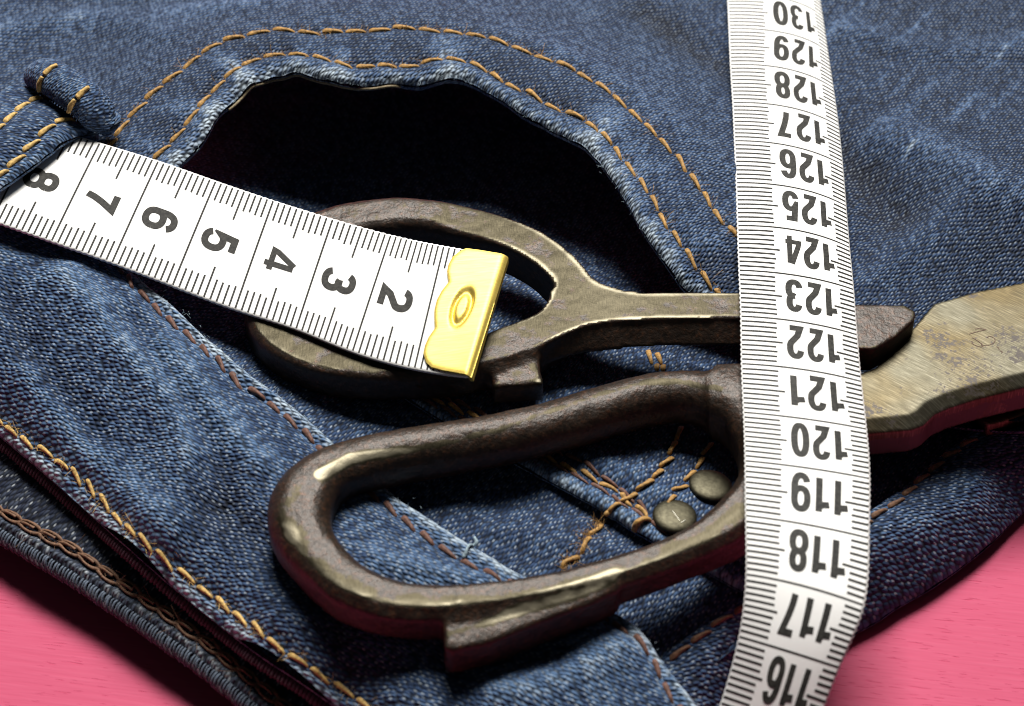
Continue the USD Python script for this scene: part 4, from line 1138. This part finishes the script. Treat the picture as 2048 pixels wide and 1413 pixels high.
DIGIT = {  # centre lines in a unit box
    '0': [np.vstack([_arc(0.5, 0.5, 0.5, 0.5, 0, 360, 60)])],
    '1': [np.array([(0.78, 0.0), (0.78, 1.0)]), np.array([(0.80, 0.90), (0.50, 0.80), (-0.35, 0.77)])],
    '2': [np.vstack([_arc(0.5, 0.72, 0.48, 0.28, 168, 0), _arc(0.5, 0.72, 0.48, 0.28, -4, -38, 6), [(0.30, 0.27), (0.06, 0.0), (1.0, 0.0)]])],
    '3': [np.vstack([_arc(0.48, 0.745, 0.44, 0.255, 165, -80), [(0.40, 0.52)]]), np.vstack([[(0.40, 0.52)], _arc(0.48, 0.265, 0.50, 0.265, 80, -165)])],
    '4': [np.array([(1.12, 0.22), (-0.12, 0.22), (-0.06, 0.36), (0.56, 1.02)]), np.array([(0.74, 0.0), (0.74, 1.0)])],
    '5': [np.vstack([[(0.92, 1.0), (0.16, 1.0), (0.08, 0.52)], _arc(0.48, 0.31, 0.50, 0.31, 138, -160)])],
    '6': [_arc(0.5, 0.30, 0.5, 0.30, 0, 360, 50), np.vstack([_arc(0.5, 0.60, 0.5, 0.40, 28, 180), [(0.0, 0.30)]])],
    '7': [np.array([(0.0, 1.0), (0.98, 1.0), (0.62, 0.55), (0.44, 0.25), (0.36, 0.0)])],
    '8': [_arc(0.5, 0.76, 0.44, 0.24, 0, 360, 44), _arc(0.5, 0.26, 0.5, 0.26, 0, 360, 44)],
}
DIGIT['9'] = [1 - q for q in DIGIT['6']]


def number(tape, text, s_base, s_top, w0, w1, parent, stroke=0.108):
    """Digits with their feet at s_base, heads at s_top, written from w0 to w1."""
    slots = np.array([0.84 if c == '1' else 1.0 for c in text])
    e = np.concatenate([[0], np.cumsum(slots)]) / slots.sum()
    ps = []
    sd, wd = np.sign(s_top - s_base), np.sign(w1 - w0)
    hgt = abs(s_top - s_base) - stroke
    for k, c in enumerate(text):
        cell = abs(w1 - w0) * (e[k + 1] - e[k])
        gap = 0.0 if len(text) == 1 else 0.045
        x0, wid = abs(w1 - w0) * e[k] + gap / 2 + stroke / 2, cell - gap - stroke
        ls = []
        for q in DIGIT[c]:
            l = sg.LineString(np.column_stack([x0 + q[:, 0] * wid, stroke / 2 + q[:, 1] * hgt]))
            ls.append(l.buffer(stroke * (0.41 if c == '4' else 0.5), cap_style=2, join_style=2, mitre_limit=2.5))
        g = shapely.union_all(ls).buffer(-0.004).buffer(0.004)
        g = shapely.affinity.affine_transform(g, [0, sd, wd, 0, s_base, w0])
        ps += list(getattr(g, 'geoms', [g]))
    return obj('number', flat_patch(tape, ps, 0.005), 'tape_ink', parent)


def rect(s, w0, w1, t):
    return sg.box(s - t / 2, min(w0, w1), s + t / 2, max(w0, w1))


r9 = np.random.default_rng(99)
tape_v = thing('tape_measure', 'white tape measure running top to bottom over the scissors, numbers 116 to 130', 'tape measure')
ribbon(v_tape, 114.2, 131.8, tape_v)
polys = []
for mm in range(1145, 1318):
    s = mm / 10
    if mm % 10 == 0:
        polys.append(rect(s, 0.02, 1.98, 0.030))
    else:
        long = mm % 10 == 5
        polys.append(rect(s, 0.02, (0.66 if long else 0.57) + r9.normal(0, 0.008), 0.035))
        polys.append(rect(s, 1.98, (1.58 if long else 1.70) + r9.normal(0, 0.008), 0.038))
tag(obj('tick_marks', flat_patch(v_tape, polys, 0.0035, 0.5), 'tape_ink', tape_v), kind='stuff')
for nmb in range(116, 132):
    number(v_tape, str(nmb), nmb - 0.10, nmb - 0.80, 1.66, 0.70, tape_v)

tape_h = thing('tape_measure', 'white tape measure end with brass clip across the pocket, numbers 2 to 8', 'tape measure')
ribbon(h_tape, 0.03, 8.9, tape_h)
polys = []
for mm in range(2, 89):
    s = mm / 10
    if mm % 10 == 0:
        polys.append(rect(s, 0.02, 1.98, 0.030))
    else:
        long = mm % 10 == 5
        for e, d in ((0.0, 1), (2.0, -1)):
            polys.append(rect(s, e + d * 0.02, e + d * ((0.56 if long else 0.36) + r9.normal(0, 0.008)), 0.030))
tag(obj('tick_marks', flat_patch(h_tape, polys, 0.0035, 0.5), 'tape_ink', tape_h), kind='stuff')
for nmb in range(2, 9):
    number(h_tape, str(nmb), nmb - 0.13, nmb - 0.71, 0.82, 1.21, tape_h, 0.112)

# brass end clip: scalloped sheet folded round the end of the tape, with a stamped 0
_C = [(1017, 514), (960, 505), (935, 502), (922, 508), (907, 520), (898, 536), (895, 550), (897, 564), (899, 571), (884, 590), (874, 608), (869, 628), (869, 648), (870, 664), (857, 682), (850, 698), (847, 712), (852, 728), (862, 738), (884, 744), (912, 749), (943, 754)]


def tape_coords(px, py):
    s = w = None
    lo_ = np.array([0.5, 1.0])
    quad = lambda x, i: HL[0][i] * (1 - x) * (2 - x) / 2 + HL[1][i] * x * (2 - x) + HL[2][i] * x * (x - 1) / 2
    f = lambda q: np.array([(1 - q[1] / 2) * quad(q[0], i) + q[1] / 2 * quad(q[0], i + 2) for i in (0, 1)])
    for _ in range(12):
        r = f(lo_) - (px, py)
        J = np.column_stack([(f(lo_ + [1e-3, 0]) - f(lo_)) / 1e-3, (f(lo_ + [0, 1e-3]) - f(lo_)) / 1e-3])
        lo_ = np.clip(lo_ - np.linalg.solve(J, r), [-0.2, -0.3], [2, 2.4])
    return lo_


cp = sg.Polygon([tape_coords(*q) for q in _C]).buffer(0.03).buffer(-0.03)
step = 0.022
x0, y0, x1, y1 = cp.bounds
gx, gy = np.meshgrid(np.arange(x0, x1, step), np.arange(y0, y1, step))
pts = np.column_stack([gx.ravel(), gy.ravel()])
pts = pts[shapely.contains_xy(cp.buffer(-step * 0.4), pts[:, 0], pts[:, 1])]
e = cp.exterior
edge = np.array([p.coords[0] for p in e.interpolate(np.arange(0, e.length, step))])
pts = np.vstack([edge, pts])
F = Delaunay(pts).simplices
cc = pts[F].mean(1)
F = F[shapely.contains_xy(cp, cc[:, 0], cc[:, 1])]
c0 = tape_coords(924, 623)
c1 = tape_coords(935, 596)
axd = (c1 - c0) / np.linalg.norm(c1 - c0)
v = pts - c0
u1, u2 = v @ axd, v @ np.array([-axd[1], axd[0]])
rr = np.hypot(u1 / 0.265, u2 / 0.125)                       # the stamped 0: an oval trench
hgt = 0.055 - 0.052 * np.exp(-((rr - 1.0) / 0.24) ** 2)
dd = shapely.distance(e, shapely.points(pts))
hgt = hgt - 0.012 * np.exp(-(dd / 0.025) ** 2)
near = np.clip(1 - pts[:, 0] / 0.11, 0, 1)                 # the fold at the end of the tape
hgt = hgt - 0.055 * near ** 2
P = h_tape.p(pts[:, 0], pts[:, 1], hgt)
B = h_tape.p(edge[:, 0], edge[:, 1], np.where(edge[:, 0] < 0.06, -0.10, hgt[:len(edge)] - 0.035))
n0, ne = len(P), len(edge)
k = np.arange(ne)
F = np.vstack([F, np.stack([k, (k + 1) % ne, n0 + (k + 1) % ne], 1), np.stack([k, n0 + (k + 1) % ne, n0 + k], 1)])
m = trimesh.Trimesh(np.vstack([P, B]), F, process=False)
m.fix_normals()
if m.face_normals[:50, 2].mean() < 0:
    m.invert()
tag(obj('end_clip', m, 'brass', tape_h, 40), label='brass end clip stamped with a 0')
